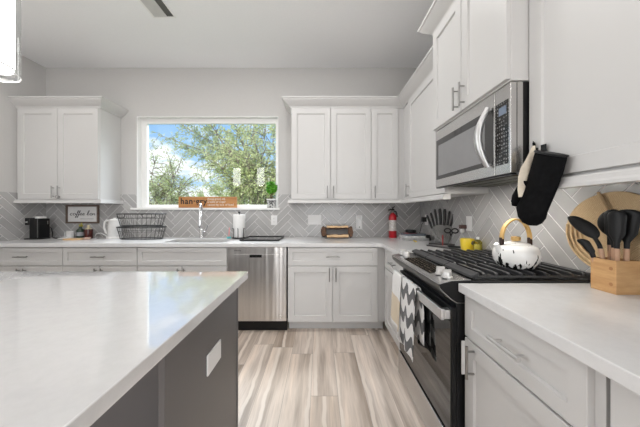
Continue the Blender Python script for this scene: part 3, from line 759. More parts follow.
mb = MB(); rnd = random.Random(8)
for k in range(9):
    a = rnd.uniform(0, 6.3); r_ = rnd.uniform(.008, .03); z_ = rnd.uniform(.145, .185)
    mb.tube([(0, 0, .138), (r_*.6*math.cos(a), r_*.6*math.sin(a), z_-.015), (r_*math.cos(a), r_*math.sin(a), z_)], [.002, .004, .007], 6)
mb.build('sprig', plain('yellow_green_sprig', (.40, .36, .05), .6, vary=.4), bt, smooth=True)
jr = thing('jar', 'dark red glass jar with a pale stopper right of the green bottle', 'jar', (-2.757, 3.08, T))
MB().lathe([(.04, 0), (.043, .004), (.043, .10), (.038, .108)], n=20).build('jar_body', M['redbrown'], jr, smooth=True)
MB().lathe([(.03, .1085), (.03, .118), (.012, .124), (.016, .150), (.01, .158)], n=16).build('stopper', plain('pale_cork', (.58, .50, .32), .6), jr, smooth=True)
o = MB().lathe([(.028, 0), (.032, .003), (.034, .022), (.031, .022), (.029, .005)], n=18).build('dip_dish', plain('salmon_ceramic', (.60, .42, .34), .5), smooth=True, loc=(-2.66, 2.95, T)); tag(o, 'tiny salmon pink dish in front of the red jar', 'dish')

ke = thing('electric_kettle', 'white electric kettle left of the black wire basket', 'kettle', (-2.455, 3.09, T))
MB().lathe([(.078, 0), (.08, .004), (.08, .02), (.07, .024)], n=28).build('power_base', M['wplast'], ke, smooth=True)
MB().lathe([(.07, .0245), (.073, .03), (.066, .14), (.058, .20), (.055, .212)], n=28).build('jug', plain('frosted_jug', (.66, .65, .64), .15, vary=.08), ke, smooth=True)
MB().lathe([(.056, .2125), (.054, .224), (.03, .232), (.012, .234), (.012, .245)], n=28).build('lid', M['wplast'], ke, smooth=True)
MB().tube([(-.055, 0, .205), (-.09, 0, .215), (-.118, 0, .19), (-.122, 0, .13), (-.105, 0, .07), (-.0685, 0, .045)], .012, 10).build('handle', M['wplast'], ke, smooth=True)
MB().tube([(-.079, 0, .01), (-.11, -.01, .04), (-.15, -.02, .065), (-.20, -.02, .055), (-.235, 0, .02), (-.26, .03, .006), (-.28, .09, .0055)], .0045, 8).build('power_cord', M['wplast'], ke, smooth=True)

bk = thing('wire_basket', 'two-tier oval black wire fruit basket left of the sink', 'basket', (-2.06, 2.99, T))
def oval(rx, ry, z, n=40): return [(rx*math.cos(2*PI*i/n), ry*math.sin(2*PI*i/n), z) for i in range(n)]
def tier(name, z0, z1, rx, ry, fl):
    mb = MB()
    mb.tube(oval(rx, ry, z1), .0065, 8, closed=True); mb.tube(oval(rx*.86, ry*.84, z0+.006), .004, 8, closed=True)
    mb.tube(oval(rx*.96, ry*.95, z0*.35+z1*.65), .002, 6, closed=True)
    for i in range(30):
        a = 2*PI*i/30; mb.tube([(rx*math.cos(a), ry*math.sin(a), z1), (rx*.86*math.cos(a), ry*.84*math.sin(a), z0+.006)], .0016, 6)
    for i in range(-5, 6):
        xx = rx*.86*i/6; yy = ry*.84*math.sqrt(max(0, 1-(i/6)**2)); mb.tube([(xx, -yy, z0+.006), (xx, yy, z0+.006)], .0015, 6)
    return mb.build(name, M['blackmetal'], bk, smooth=True)
tier('lower_basket', 0, .140, .272, .14, 0); tier('upper_basket', .150, .292, .272, .14, 0)
for sx in (-1, 1):
    pts = []
    for f in (0, .08, .5, .92, 1):
        a = -PI/2+sx*(.35+.55*f); pts.append((.277*math.cos(a), .145*math.sin(a), .286 if f in (0, 1) else .250))
    MB().tube(pts, .0038, 8).build('handle', M['blackmetal'], bk, smooth=True)

fc = thing('faucet', 'chrome pull-down kitchen faucet behind the sink', 'faucet', (-1.43, 3.13, T), math.radians(19))
MB().lathe([(.028, 0), (.030, .003), (.030, .01), (.021, .018), (.021, .10), (.017, .106), (.014, .11), (.014, .30)], n=20).build('riser', M['chrome'], fc, smooth=True)
pts = [(0, 0, .30)] + arc((0, -.085, .325), .085, 0, PI, 14, 'yz') + [(0, -.17, .27)]
MB().tube(pts, .0125, 12).build('spout', M['chrome'], fc, smooth=True)
MB().lathe([(.013, .27), (.017, .262), (.019, .20), (.022, .14), (.020, .128), (.012, .127)], (0, -.17, 0), 20).build('spray_head', M['chrome'], fc, smooth=True)
MB().tube([(.0205, 0, .075), (.045, 0, .08), (.06, -.01, .12), (.068, -.015, .155)], [.010, .010, .007, .006], 10).build('lever', M['chrome'], fc, smooth=True)

sn = thing('word_sign', 'long brown wooden hangry sign standing on the window sill', 'sign', (-1.424, 3.293, 1.2805))
bdy = box(-.37, .37, -.012, .012, 0, .14).build('board', M['signwood'], sn, bevel=.002)
text_mesh('word', 'han\u00b7gry', .104, M['ink'], sn, (-.345, -.0125, .05), (PI/2, 0, 0), space=1.1, fat=.0022)
for i, tx in enumerate(('[hang-gree] adj.', 'a state of anger', 'caused by lack of food')):
    text_mesh('line', tx, .036, M['wink'], sn, (.0, -.0125, .102-i*.037), (PI/2, 0, 0), space=1.02)

pp = thing('potted_plant', 'small bushy green plant in a grey patterned square pot on the window sill', 'potted plant', (-.612, 3.286, 1.2805))
def pot_mat():
    m, t, b = new_mat('grey_marbled_pot'); n = t.noise(t.coords(), 45, 2)
    t.link(t.ramp(n, [(.45, (.08, .08, .08)), (.55, (.55, .55, .54))]), b.inputs['Base Color']); setp(b, rough=.5); return m
mb = MB(); mb.loft([[(x*s_, y*s_*.8, z) for x, y in ((-1, -1), (1, -1), (1, 1), (-1, 1))] for s_, z in ((.044, 0), (.052, .095))]); mb.build('pot', pot_mat(), pp, bevel=.003)
mb = MB(); mb.loft([[(x*s_, y*s_*.8, z) for x, y in ((-1, -1), (1, -1), (1, 1), (-1, 1))] for s_, z in ((.054, .0955), (.055, .112))]); mb.build('pot_rim', M['wplast'], pp, bevel=.002)
mb = MB(); rnd = random.Random(3)
for k in range(3): mb.tube([(-.01+.01*k, 0, .112), (-.015+.012*k, .004, .16), (-.03+.03*k, 0, .23)], .0045, 6)
mb.build('stem', M['stem'], pp, smooth=True)
mb = MB()
for k in range(260):
    d = Vector((rnd.gauss(0, 1), rnd.gauss(0, 1), rnd.gauss(0, 1))).normalized(); r_ = rnd.uniform(.35, 1)
    c = Vector((d.x*.072*r_, d.y*.045*r_, .255+d.z*.085*r_)); u = Vector((rnd.gauss(0, 1), rnd.gauss(0, 1), rnd.gauss(0, 1))).normalized()*.026; v = u.orthogonal().normalized()*.013; nn = u.cross(v).normalized()*.004
    mb.add([c-u, c+v+nn, c+u, c-v+nn], [(0, 1, 2, 3)])
mb.build('foliage', M['leaf'], pp)

pt = thing('paper_towel_holder', 'white paper towel roll on a black wire holder right of the sink', 'paper towel holder', (-.955, 3.07, T))
MB().lathe([(.068, .016), (.07, .018), (.07, .282), (.068, .284), (.02, .284), (.02, .27)], n=32).build('paper_roll', M['paper'], pt, smooth=True)
mb = MB().tube(arc((0, 0, .006), .078, 0, 2*PI, 32, 'xy')[:-1], .006, 8, closed=True)
mb.tube([(-.078, 0, .006), (.078, 0, .006)], .005, 8).tube([(0, -.078, .006), (0, .078, .006)], .005, 8); mb.lathe([(.006, .006), (.006, .30), (.014, .302), (.014, .318), (.005, .322)], n=14)
mb.build('wire_base', M['blackmetal'], pt, smooth=True)
mb = MB()
for a in (-.62, .12, .95):
    cx, cy = .079*math.sin(a), -.079*math.cos(a); mb.tube([(cx, cy, .006), (cx, cy, .11), (cx*1.02, cy*1.02, .12), (cx*1.25, cy*1.25, .122)], .0042, 8)
mb.build('tension_arm', M['blackmetal'], pt, smooth=True)
br = thing('dish_brush', 'pink-handled dish brush on a teal stand beside the paper towel', 'brush', (-1.075, 3.06, T))
MB().lathe([(.022, 0), (.026, .004), (.024, .02), (.012, .024)], n=16).build('stand', M['teal'], br, smooth=True)
MB().tube([(0, 0, .0245), (.002, 0, .06), (.006, 0, .13)], [.007, .009, .006], 10).build('handle', M['pink'], br, smooth=True)

tr = thing('glass_tray', 'flat black glass tray on the worktop above the dishwasher', 'tray', (-.651, 2.985, T))
mb = MB(); mb.prism(rrect(-.215, .215, -.205, .225, .015), 'z', .003, .010); mb.build('plate', plain('black_glass', (.02, .021, .023), .06, vary=.02), tr, bevel=.002)
mb = MB(); ring = rrect(-.213, .213, -.203, .223, .014)
mb.tube([(x, y, .013) for x, y in ring], .005, 6, closed=True); mb.build('raised_rim', M['black'], tr, smooth=True)
mb = MB()
for x in (-.18, .18):
    for y in (-.17, .19): mb.lathe([(.012, 0), (.012, .003)], (x, y, 0), 12)
mb.build('foot', M['black'], tr)

# wall plates
def plate(name, label, cat, c, face, w_, h_):
    """plate on the back ('y') or right ('x') wall tiles, centred at c = (along, z)"""
    r = thing(name, label, cat, (c[0], YB-.0062, c[1]) if face == 'y' else (XR-.0062, c[0], c[1]), 0 if face == 'y' else -PI/2)
    mb = MB(); mb.prism([(x, z) for x, z in rrect(-w_/2, w_/2, -h_/2, h_/2, .004)], 'y', -.0065, 0); mb.build('cover', M['wplast'], r, bevel=.0015)
    return r
r = plate('switch_plate', 'triple white rocker switch plate right of the window', 'switch', (-.061, 1.130), 'y', .168, .122)
for k in (-1, 0, 1): box(-.017+k*.047, .017+k*.047, -.0095, -.0066, -.033, .033).build('rocker', M['wplast'], r, bevel=.0015)
r = plate('outlet', 'white wall outlet above the black glass tray', 'outlet', (-.571, 1.125), 'y', .078, .122)
for k in (-1, 1):
    f = box(-.016, .016, -.0085, -.0066, -.014+k*.021, .014+k*.021).build('socket', M['wplast'], r, bevel=.002)
    mb = MB().box(-.008, -.0055, -.0089, -.0084, -.006+k*.021, .004+k*.021).box(.0055, .008, -.0089, -.0084, -.006+k*.021, .004+k*.021); mb.build('slot', M['slot'], f)
r = plate('plug_in_sensor', 'tall white plug-in sensor on the tiles left of the fire extinguisher', 'sensor', (.499, 1.098), 'y', .078, .178)
mb = MB(); mb.prism(rrect(-.028, .028, -.085, .04, .012), 'y', -.034, -.0066); mb.build('sensor_body', M['wplast'], r, bevel=.006)
mb = MB().lathe([(.008, 0), (.008, .002)], n=14).map(lambda x, y, z: (x, -.0345-z, -.06+y)); mb.build('lens', M['slot'], r)
box(-.024, .024, -.0085, -.0066, .045, .078).build('rocker', M['gap'], r, bevel=.002)
r = plate('outlet', 'white corner outlet with a black charger plugged in', 'outlet', (3.055, 1.135), 'x', .078, .122)
for k in (-1, 1): box(-.016, .016, -.0085, -.0066, -.014+k*.021, .014+k*.021).build('socket', M['wplast'], r, bevel=.002)
ch = thing('charger', 'black plug-in charger in the corner outlet', 'charger', (XR-.0152, 3.055, 1.14), -PI/2)
box(-.026, .026, -.045, 0, -.028, .028).build('charger_body', M['black'], ch, bevel=.004)
MB().tube([(0, -.03, -.0285), (.0, -.05, -.06), (.03, -.07, -.10), (.06, -.10, -.16)], .003, 6).build('cable', M['black'], ch, smooth=True)
r = plate('outlet', 'white wall outlet on the right wall between the knives and the kettle', 'outlet', (2.183, 1.134), 'x', .08, .125)
for k in (-1, 1): box(-.016, .016, -.0085, -.0066, -.014+k*.021, .014+k*.021).build('socket', M['wplast'], r, bevel=.002)
af = thing('air_freshener', 'plug-in air freshener with a dark cap below the right outlet', 'air freshener', (XR-.0152, 2.225, 1.103), -PI/2)
mb = MB(); mb.prism(rrect(-.02, .02, -.015, .018, .006), 'y', -.05, 0); mb.build('cap', plain('dark_brown_cap', (.06, .025, .02), .4), af, bevel=.004)
MB().lathe([(.014, -.05), (.018, -.046), (.018, -.022), (.01, -.0155)], (0, -.028, 0), 16).build('oil_bottle', plain('pale_oil_bottle', (.66, .65, .65), .1), af, smooth=True)

# live-edge tray propped on the worktop
wt = thing('wooden_tray', 'rustic wooden tray with dark bark edges propped up right of the switches', 'tray', (.205, 3.02, T))
lean = math.radians(-17)
rnd = random.Random(6)
def lump(x0, x1, z0, z1, y0, y1, n=9):
    top = [(x0+(x1-x0)*i/n, z1+rnd.uniform(-.006, .004)) for i in range(n, -1, -1)]; bot = [(x0+(x1-x0)*i/n, z0+rnd.uniform(-.004, .004)) for i in range(n+1)]
    mb = MB(); mb.prism(bot+top, 'y', y0, y1); return mb
def leanf(x, y, z): return (x, y*math.cos(lean)-z*math.sin(lean), y*math.sin(lean)+z*math.cos(lean)+.012)
box(-.165, .165, .0, .012, .012, .128).map(leanf).build('slate_base', plain('slate_grey', (.12, .115, .11), .6, vary=.2), wt)
lump(-.12, .13, .112, .136, -.035, .012).map(leanf).build('rim', M['edgewood'], wt)
lump(-.12, .13, .0, .026, -.05, .012).map(leanf).build('rim', M['edgewood'], wt)
for sx in (-1, 1):
    pts = []
    for i in range(22):
        a = 2*PI*i/22; r_ = 1+rnd.uniform(-.12, .12); pts.append((sx*.158+.030*r_*math.cos(a), .068+.066*r_*math.sin(a)))
    mb = MB(); mb.prism(pts, 'y', -.04, .0); mb.map(leanf).build('bark_end', M['barkwood'], wt, bevel=.004)
mb = lump(-.15, .16, .104, .114, -.04, .0, 16); mb.map(leanf).build('bark_strip', M['barkwood'], wt)
mb = lump(-.15, .16, .024, .034, -.045, .0, 16); mb.map(leanf).build('bark_strip', M['barkwood'], wt)

fe = thing('fire_extinguisher', 'small red fire extinguisher in the back corner', 'fire extinguisher', (.893, 3.15, T))
MB().lathe([(.042, 0), (.046, .004), (.046, .245), (.042, .268), (.03, .288), (.018, .298), (.016, .305)], n=28).build('cylinder', M['red'], fe, smooth=True)
def fe_label():
    m, t, b = new_mat('printed_label'); n = t.noise(t.coords((60, 60, 90)), 1, 2); t.link(t.ramp(n, [(.42, (.70, .66, .62)), (.5, (.45, .40, .38)), (.56, (.78, .75, .72))]), b.inputs['Base Color']); setp(b, rough=.5); return m
MB().lathe([(.0466, .085), (.0466, .215)], n=28, cap0=False, cap1=False).build('paper_label', fe_label(), fe, smooth=True)
MB().lathe([(.016, .3055), (.018, .31), (.018, .33), (.012, .336)], n=16).build('valve', M['nickel'], fe, smooth=True)
mb = MB().tube([(.015, 0, .336), (-.02, 0, .345), (-.055, -.005, .335)], [.01, .010, .007], 8).tube([(.02, 0, .34), (-.005, 0, .362), (.025, -.004, .378)], [.009, .010, .007], 8); mb.build('lever', M['black'], fe, smooth=True)
MB().tube([(.018, 0, .325), (.04, 0, .32), (.05, 0, .29), (.053, 0, .25)], [.008, .009, .009, .011], 8).build('nozzle', M['black'], fe, smooth=True)

# stacked bits in the corner
ZS = T
def flat(name, label, cat, c, sx, sy, h, rz, mat, z):
    mb = MB(); mb.prism(rrect(-sx/2, sx/2, -sy/2, sy/2, .008), 'z', 0, h); o = mb.build(name, mat, loc=(c[0], c[1], z), rot=(0, 0, rz), bevel=.002); return tag(o, label, cat)
flat('booklet', 'silver-grey booklet at the bottom of the corner pile', 'booklet', (1.06, 2.93), .28, .22, .026, .05, plain('silver_cover', (.42, .42, .42), .3, vary=.3, scale=20), T)
flat('booklet', 'white booklet second from the bottom of the corner pile', 'booklet', (1.05, 2.94), .25, .20, .022, -.1, plain('white_cover', (.60, .60, .60), .4, vary=.3, scale=30), T+.0265)
flat('booklet', 'dark blue-grey booklet under the black bowl in the corner', 'booklet', (1.07, 2.95), .22, .17, .020, .2, plain('blue_grey_cover', (.14, .16, .19), .4, vary=.4, scale=30), T+.049)
flat('booklet', 'dull red card on the corner pile', 'card', (1.035, 2.95), .13, .10, .006, .4, plain('dull_red', (.25, .07, .08), .5), T+.0695)
o = MB().lathe([(.04, 0), (.056, .005), (.060, .026), (.055, .034), (.05, .034), (.05, .01)], n=24).build('bowl', M['black'], loc=(1.045, 2.955, T+.076), smooth=True); tag(o, 'small black bowl on top of the corner pile', 'bowl')
mp_ = thing('strap', 'coiled black strap right of the corner booklets', 'strap', (1.213, 2.88, T))
mb = MB()
for k in range(4): mb.tube([(.025*math.cos(a)*(1-.12*k), .04*math.sin(a)*(1-.12*k), .0075+.015*k) for a in [2*PI*i/20 for i in range(20)]], .0072, 8, closed=True)
mb.build('coil', M['black'], mp_, smooth=True)
o = MB().tube([(0, -.05, .006), (.01, .05, .006)], .006, 10).build('marker', M['yellow'], loc=(1.01, 2.745, T), smooth=True); tag(o, 'yellow marker lying in front of the corner pile', 'marker')

# knife set fanned in a clear block
kb = thing('knife_block', 'clear acrylic knife block on a dark base by the right wall', 'knife block', (1.195, 2.50, T), math.radians(-28))
mb = MB(); mb.prism(rrect(-.125, .125, -.035, .04, .01), 'z', 0, .014); mb.build('base', M['darkboard'], kb, bevel=.002)
mb = MB(); mb.prism([(-.07, .0145), (.07, .0145), (.10, .17), (.05, .20), (-.05, .20), (-.10, .17)], 'y', .012, .024); mb.build('clear_panel', M['acrylic'], kb)
M['bladesteel'] = plain('knife_steel', (.22, .215, .21), .35, .8, vary=.1)
kl = ['slim black-handled knife at the left end of the fan', 'black-handled knife second from the left in the fan', 'tall black-handled knife third from the left in the fan',
      'tallest broad-handled knife left of the middle of the fan', 'broad-handled knife right of the middle of the fan', 'black-handled knife third from the right in the fan',
      'black-handled knife second from the right in the fan', 'short black-handled knife at the right end of the fan']
rot = Matrix.Rotation(math.radians(-28), 4, 'Z')
for i in range(8):
    f = (i-3.5)/3.5; an = f*math.radians(19); tipx = f*.05; top = (.285, .31, .345, .35, .345, .325, .315, .295)[i]
    base = Vector((tipx-.005, -.002+(.006 if i % 2 else 0), .03))
    wp = Matrix.Translation((1.195, 2.50, T)) @ rot @ base
    k = thing('kitchen_knife', kl[i], 'knife', wp, math.radians(-28)); dr_ = Vector((math.sin(an), 0, math.cos(an)))
    L = (top-.03)/dr_.z; hl = .16 if i in (2, 3, 4) else .14
    side_ = Vector((math.cos(an), 0, -math.sin(an)))
    bw = .011 if i < 2 else .016
    p0 = dr_*(.02); p1 = dr_*(L-hl-.001)
    mb = MB().loft([[q+Vector((0, dy, 0)) for q in (p0, p0+side_*bw*.6+dr_*.02, p1+side_*bw, p1-side_*bw)] for dy in (-.001, .001)])
    mb.build('blade', M['bladesteel'], k)
    hw = .0105 if i not in (3, 4) else .014
    mb = MB().tube([dr_*(L-hl), dr_*(L-hl*.6)+side_*.002, dr_*(L-.02), dr_*L], [hw*.85, hw, hw*1.05, hw*.7], 10, flat=.55); mb.build('handle', M['black'], k, smooth=True)
sc_ = thing('scissors', 'black-handled kitchen scissors leaning at the right of the knives', 'scissors', (1.205, 2.36, T), math.radians(-28))
mb = MB()
for sx in (-1, 1): mb.tube([(sx*.03+.026*math.cos(a), 0, .145+.020*math.sin(a)) for a in [2*PI*i/18 for i in range(18)]], .0065, 8, closed=True)
mb.tube([(-.012, 0, .13), (-.004, 0, .10)], .006, 8).tube([(.012, 0, .13), (-.002, 0, .10)], .006, 8)
mb.build('handle', M['black'], sc_, smooth=True)
mb = MB().loft([[(x, dy, z) for x, z in ((-.013, .10), (.006, .10), (-.026, .002), (-.033, .002))] for dy in (-.002, .002)]); mb.build('blade', M['slot'], sc_)
rs = thing('peeler', 'small red-handled peeler in front of the knives', 'peeler', (1.165, 2.44, T), math.radians(-28))
MB().tube([(0, 0, .0), (0, 0, .07), (0, 0, .10)], [.005, .008, .006], 8).build('handle', plain('brick_red', (.30, .04, .04), .4), rs, smooth=True)
lb = thing('spoon_rest', 'long dark utensil rest lying on the worktop in front of the knives', 'spoon rest', (1.10, 2.26, T), math.radians(-62))
MB().loft([[(x, y*s_, z) for x, y in rrect(-.19, .15, -.022, .022, .02)] for s_, z in ((.8, 0), (1, .01), (.8, .012))]).build('rest', M['darkboard'], lb)
mb = MB().tube([(.03, 0, .022), (.12, 0, .024), (.165, .01, .028)], [.009, .009, .006], 8); mb.build('tool_handle', M['black'], lb, smooth=True)

ym = thing('mug', 'yellow mug with a dark spot on the worktop beyond the range', 'mug', (1.185, 2.07, T))
MB().lathe([(.036, 0), (.041, .004), (.049, .05), (.052, .098), (.049, .104), (.046, .102), (.040, .02)], n=28).build('cup', M['yellow'], ym, smooth=True)
MB().lathe([(.0, 0), (.018, .0005), (.012, .004)], n=16).map(lambda x, y, z: (.016+x, -.0478-z, .075+y*.9)).build('dark_spot', M['slot'], ym, smooth=True)
MB().tube([(.042, -.033, .08), (.058, -.045, .07), (.060, -.047, .045), (.038, -.030, .03)], .006, 8).build('handle', M['yellow'], ym, smooth=True)
sb = thing('soap_bottle', 'pale yellow translucent bottle right of the yellow mug', 'bottle', (1.215, 1.98, T))
MB().lathe([(.026, 0), (.03, .004), (.03, .085), (.02, .10), (.01, .108)], n=22).build('bottle_body', M['soap'], sb, smooth=True)
MB().lathe([(.024, .003), (.027, .006), (.027, .07)], n=22).build('liquid', plain('pale_yellow_liquid', (.70, .66, .42), .3), sb, smooth=True)
MB().lathe([(.011, .1085), (.011, .125), (.005, .128)], n=14).build('cap', M['wplast'], sb, smooth=True)

# ------------------------------------------------------------------ kettle on the grates
kt = thing('tea_kettle', 'white enamel kettle with black brush marks and a bamboo handle on the range', 'kettle', (1.0, 1.315, .9575))
MB().lathe([(.070, 0), (.080, .003), (.096, .03), (.101, .06), (.098, .085), (.088, .104), (.07, .112), (.062, .113)], n=40, cap1=True).build('body', M['kettle'], kt, smooth=True)
lid = MB().lathe([(.062, .1135), (.060, .118), (.03, .127), (.0, .129)], n=32, cap1=False).build('lid', M['kettle'], kt, smooth=True)
MB().lathe([(.012, .1295), (.020, .133), (.022, .146), (.018, .152), (.008, .153)], n=20).build('knob', M['bamboohandle'], lid, smooth=True)
aa = [math.radians(a) for a in range(0, 181, 9)]
rings = []
for a in aa:
    cx, cz = .072*math.cos(a), .140+.100*max(0, math.sin(a))
    o_ = Vector((math.cos(a), 0, math.sin(a))); p = Vector((cx, 0, cz))
    rings.append([p+o_*.004+Vector((0, -.013, 0)), p+o_*.004+Vector((0, .013, 0)), p-o_*.004+Vector((0, .013, 0)), p-o_*.004+Vector((0, -.013, 0))])
MB().loft(rings).build('handle', M['bamboohandle'], kt, bevel=.002)
mb = MB()
for sx in (-1, 1): mb.box(sx*.072-.008, sx*.072+.008, -.009, .009, .103, .148)
mb.build('handle_bracket', plain('dark_bronze', (.05, .03, .025), .35, .5), kt, bevel=.003)
MB().tube([(-.084, -.01, .082), (-.100, -.014, .10), (-.110, -.016, .118)], [.020, .013, .009], 16).build('spout', M['kettle'], kt, smooth=True)

# ------------------------------------------------------------------ oven mitt hanging from the near wall cabinet
om = thing('oven_mitt', 'black quilted oven mitt with a cream lining hanging from the right wall cabinet', 'oven mitt', (.91, 1.06, 1.33))
# body: stacked cross-sections in the plane of the cabinet face (u towards the viewer)
def sect(y0_, y1_, xc, th, z0_, z1_):
    """ellipse-like ring from the far edge (y0_, z0_) to the near edge (y1_, z1_)"""
    out = []
    for i in range(20):
        a = 2*PI*i/20; f = .5-.5*math.cos(a); out.append((xc-th*math.sin(a), y0_+(y1_-y0_)*f, z0_+(z1_-z0_)*f))
    return out
secs = [(1.095, .957, .918, .020, 1.492, 1.441), (1.112, .968, .912, .024, 1.42, 1.385), (1.128, .985, .905, .026, 1.355, 1.325), (1.145, 1.002, .898, .027, 1.295, 1.275),
        (1.165, 1.015, .893, .027, 1.255, 1.235), (1.155, 1.022, .893, .025, 1.215, 1.21), (1.13, 1.040, .894, .020, 1.19, 1.19), (1.10, 1.065, .895, .010, 1.179, 1.179)]
mb = MB().loft([[(x-.91, y-1.06, z-1.33) for x, y, z in sect(*q)] for q in secs])
# thumb
tp_ = [(1.11, 1.37, .024), (1.145, 1.335, .026), (1.168, 1.305, .025), (1.176, 1.28, .021), (1.176, 1.264, .012)]
mb.loft([[(-.012-.02*math.sin(2*PI*i/14), y-1.06+r_*math.cos(2*PI*i/14), z-1.33+r_*.35*math.cos(2*PI*i/14)) for i in range(14)] for y, z, r_ in tp_])
ob = mb.build('mitt_body', M['blackcloth'], om, smooth=True)
mb = MB().tube([(p[0]-.91, p[1]-1.06, p[2]-1.33+.002) for p in sect(*secs[0])], .005, 6, closed=True); mb.build('cuff_binding', M['black'], om, smooth=True)
# folded cream side facing the room, with a dark binding on its edge
D0 = 1.118
def PX(px, py, dy=0): return ((px-319.5)*(D0)/258-.91, D0-1.06+dy, 1.24+(211-py)*D0/258-1.33)
Lp = [(532.5, 146), (529.5, 152), (525.5, 160), (520.5, 168), (518, 177), (517.5, 190), (518.5, 197)]
Rp = [(534.5, 146), (536, 153), (536, 160), (534.5, 168), (532, 178), (528, 188), (522, 197)]
rings = [[PX(*a), PX((a[0]+b[0])/2, (a[1]+b[1])/2, -.010), PX(*b), PX((a[0]+b[0])/2, (a[1]+b[1])/2, .010)] for a, b in zip(Lp, Rp)]
MB().loft(rings).build('cream_lining', M['cream'], om, smooth=True)
mb = MB().tube([PX(534, 142.5, .004)]+[PX(px+1.4, py, .006) for px, py in Rp[1:]], [.004, .007, .008, .008, .008, .008, .006], 8); mb.build('edge_binding', M['blackcloth'], om, smooth=True)
mb = MB().tube([PX(534.2, 143, .004), PX(535.5, 141, .012), PX(537.5, 143.5, .012), PX(537, 147, .010)], .0025, 6); mb.build('hanging_loop', M['black'], om, smooth=True)
hk = thing('adhesive_hook', 'small hook on the wall cabinet holding the oven mitt', 'hook', (UR-.0205, 1.085, 1.50))
hm = MB().box(-.004, 0, -.012, .012, -.02, .02).tube([(-.004, 0, -.008), (-.02, 0, -.012), (-.028, 0, -.004), (-.028, 0, .006)], .003, 6); hm.build('hook_body', M['black'], hk)

# ------------------------------------------------------------------ right worktop: woven mat and utensil box
wm = thing('woven_mat', 'round coiled straw mat on the tiles behind the utensil box', 'woven mat', (XR-.0075, 1.10, 1.145))
mb = MB(); n = 64; prof = []
for k in range(14): prof.append((.012+k*.0128, .0065+.0016*math.cos(k*PI)))
rings = []
for i in range(n):
    a = 2*PI*i/n
    s_ = 1+.22*max(0, math.cos(a-math.radians(-4)))**2
    rr_ = [(r_*s_, h) for r_, h in [(q*1.0, hh) for q, hh in [(r2, h2_) for r2, h2_ in prof]]]
    rings.append([(-.001, 0, 0)]*0+[(-h-.004, r_*math.cos(a), r_*math.sin(a)) for r_, h in rr_]+[(-.001, prof[-1][0]*s_*math.cos(a), prof[-1][0]*s_*math.sin(a))])
rings.append(rings[0])
mb.loft(rings, False, False, closed=False)
mb.lathe([(.012, .003), (.012, .013)], n=16)
mb.v[-32:] = [(-z, x, y) for x, y, z in mb.v[-32:]]
mb.build('coiled_disc', M['straw'], wm, smooth=True)
mb = MB()
for k in range(4):
    r_ = .12+k*.018
    mb.tube([(-.016-.002*k, r_*math.cos(a)*1.15, r_*math.sin(a)) for a in [math.radians(-85+i*(95/20)) for i in range(21)]], .0045, 6)
mb.build('raised_coil', plain('pale_straw', (.60, .43, .24), .7, vary=.15, scale=60), wm, smooth=True)
MB().tube([(-.02, .055, .178), (-.022, .03, .13), (-.022, .005, .08), (-.02, -.01, .03)], .006, 8).build('seam_cord', M['straw'], wm, smooth=True)

ub = thing('utensil_box', 'square bamboo utensil box on the right worktop', 'utensil box', (1.150, 1.000, T))
bx, by, bh, tk = .095, .095, .131, .008
mb = MB(); mb.box(0, bx, 0, by, 0, .008).box(0, tk, 0, by, .008, bh).box(bx-tk, bx, 0, by, .008, bh).box(tk, bx-tk, 0, tk, .008, bh).box(tk, bx-tk, by-tk, by, .008, bh)
mb.build('box_walls', M['bamboo'], ub, bevel=.0015)
mb = MB()
for zz in (.036, .098):
    mb.lathe([(.007, 0), (.007, .0006)], (0, 0, 0), 14); mb.v[-28:] = [(-z-.0001, .018+x, zz+y) for x, y, z in mb.v[-28:]]
mb.build('wood_knot', plain('brown_knot', (.42, .20, .08), .5), ub)
UO = Vector((1.150, 1.000, T))
def utensil(kind, label, x, y, topx, topy, hz, headf):
    r = thing(kind, label, 'kitchen utensil', UO+Vector((x, y, .0085)))
    d = Vector((topx-x, topy-y, hz)); 
    MB().tube([Vector((0, 0, .008)), d*.5, d], [.0075, .0085, .0085], 12).build('handle', M['woodhandle'], r, smooth=True)
    mb = headf(d, d.normalized()); mb.build('head', M['blackmatte'], r, smooth=True)
def blade(w0, w1, L, th=.005, bend=(0, 0, 0)):
    def f(d, n):
        b_ = Vector(bend); mb = MB(); s_ = Vector((.35, -.94, 0)).normalized(); s_ = (s_-n*s_.dot(n)).normalized(); t_ = n.cross(s_)
        rings = []
        for q, w_ in ((0, .008), (.15, .009), (.25, w0*.6), (.38, w0), (.7, (w0+w1)/2), (.86, w1), (.94, w1*.86), (.985, w1*.5), (1, w1*.12)):
            p = d+n*(.0005+L*q)+b_*q*q; th_ = th if q > .2 else .008
            rings.append([p+s_*w_*math.cos(2*PI*i/14)+t_*th_*math.sin(2*PI*i/14) for i in range(14)])
        mb.loft(rings); return mb
    return f
def spoon(L, w_, bend):
    def f(d, n):
        mb = MB(); b_ = Vector(bend); s_ = Vector((.35, -.94, 0)).normalized(); s_ = (s_-n*s_.dot(n)).normalized(); t_ = n.cross(s_); rings = []
        for i in range(21):
            q = 1-(1-i/20)**1.5; ww = .008 if q < .3 else (.008+w_*math.sin(PI*(q-.3)/.7)**.55 if q < .99 else .004)
            p = d+n*(.0005+L*q)+b_*q**1.6; th_ = .008 if q < .3 else .012
            rings.append([p+s_*ww*math.cos(2*PI*j/14)+t_*th_*math.sin(2*PI*j/14) for j in range(14)])
        mb.loft(rings); return mb
    return f
utensil('serving_spoon', 'large black silicone spoon leaning left out of the utensil box', .028, .05, .020, .074, .160, spoon(.15, .028, (-.02, .075, -.015)))
utensil('basting_brush', 'small black brush head low at the left of the utensil box', .020, .077, .006, .088, .120, blade(.014, .021, .07, .009, (-.010, .03, .006)))
utensil('tongs', 'black looped tongs in the middle of the utensil box', .044, .040, .042, .044, .168, blade(.026, .027, .155, .011))
utensil('spatula', 'black flat spatula right of the tongs in the utensil box', .030, .024, .028, .022, .168, blade(.024, .028, .15, .007))
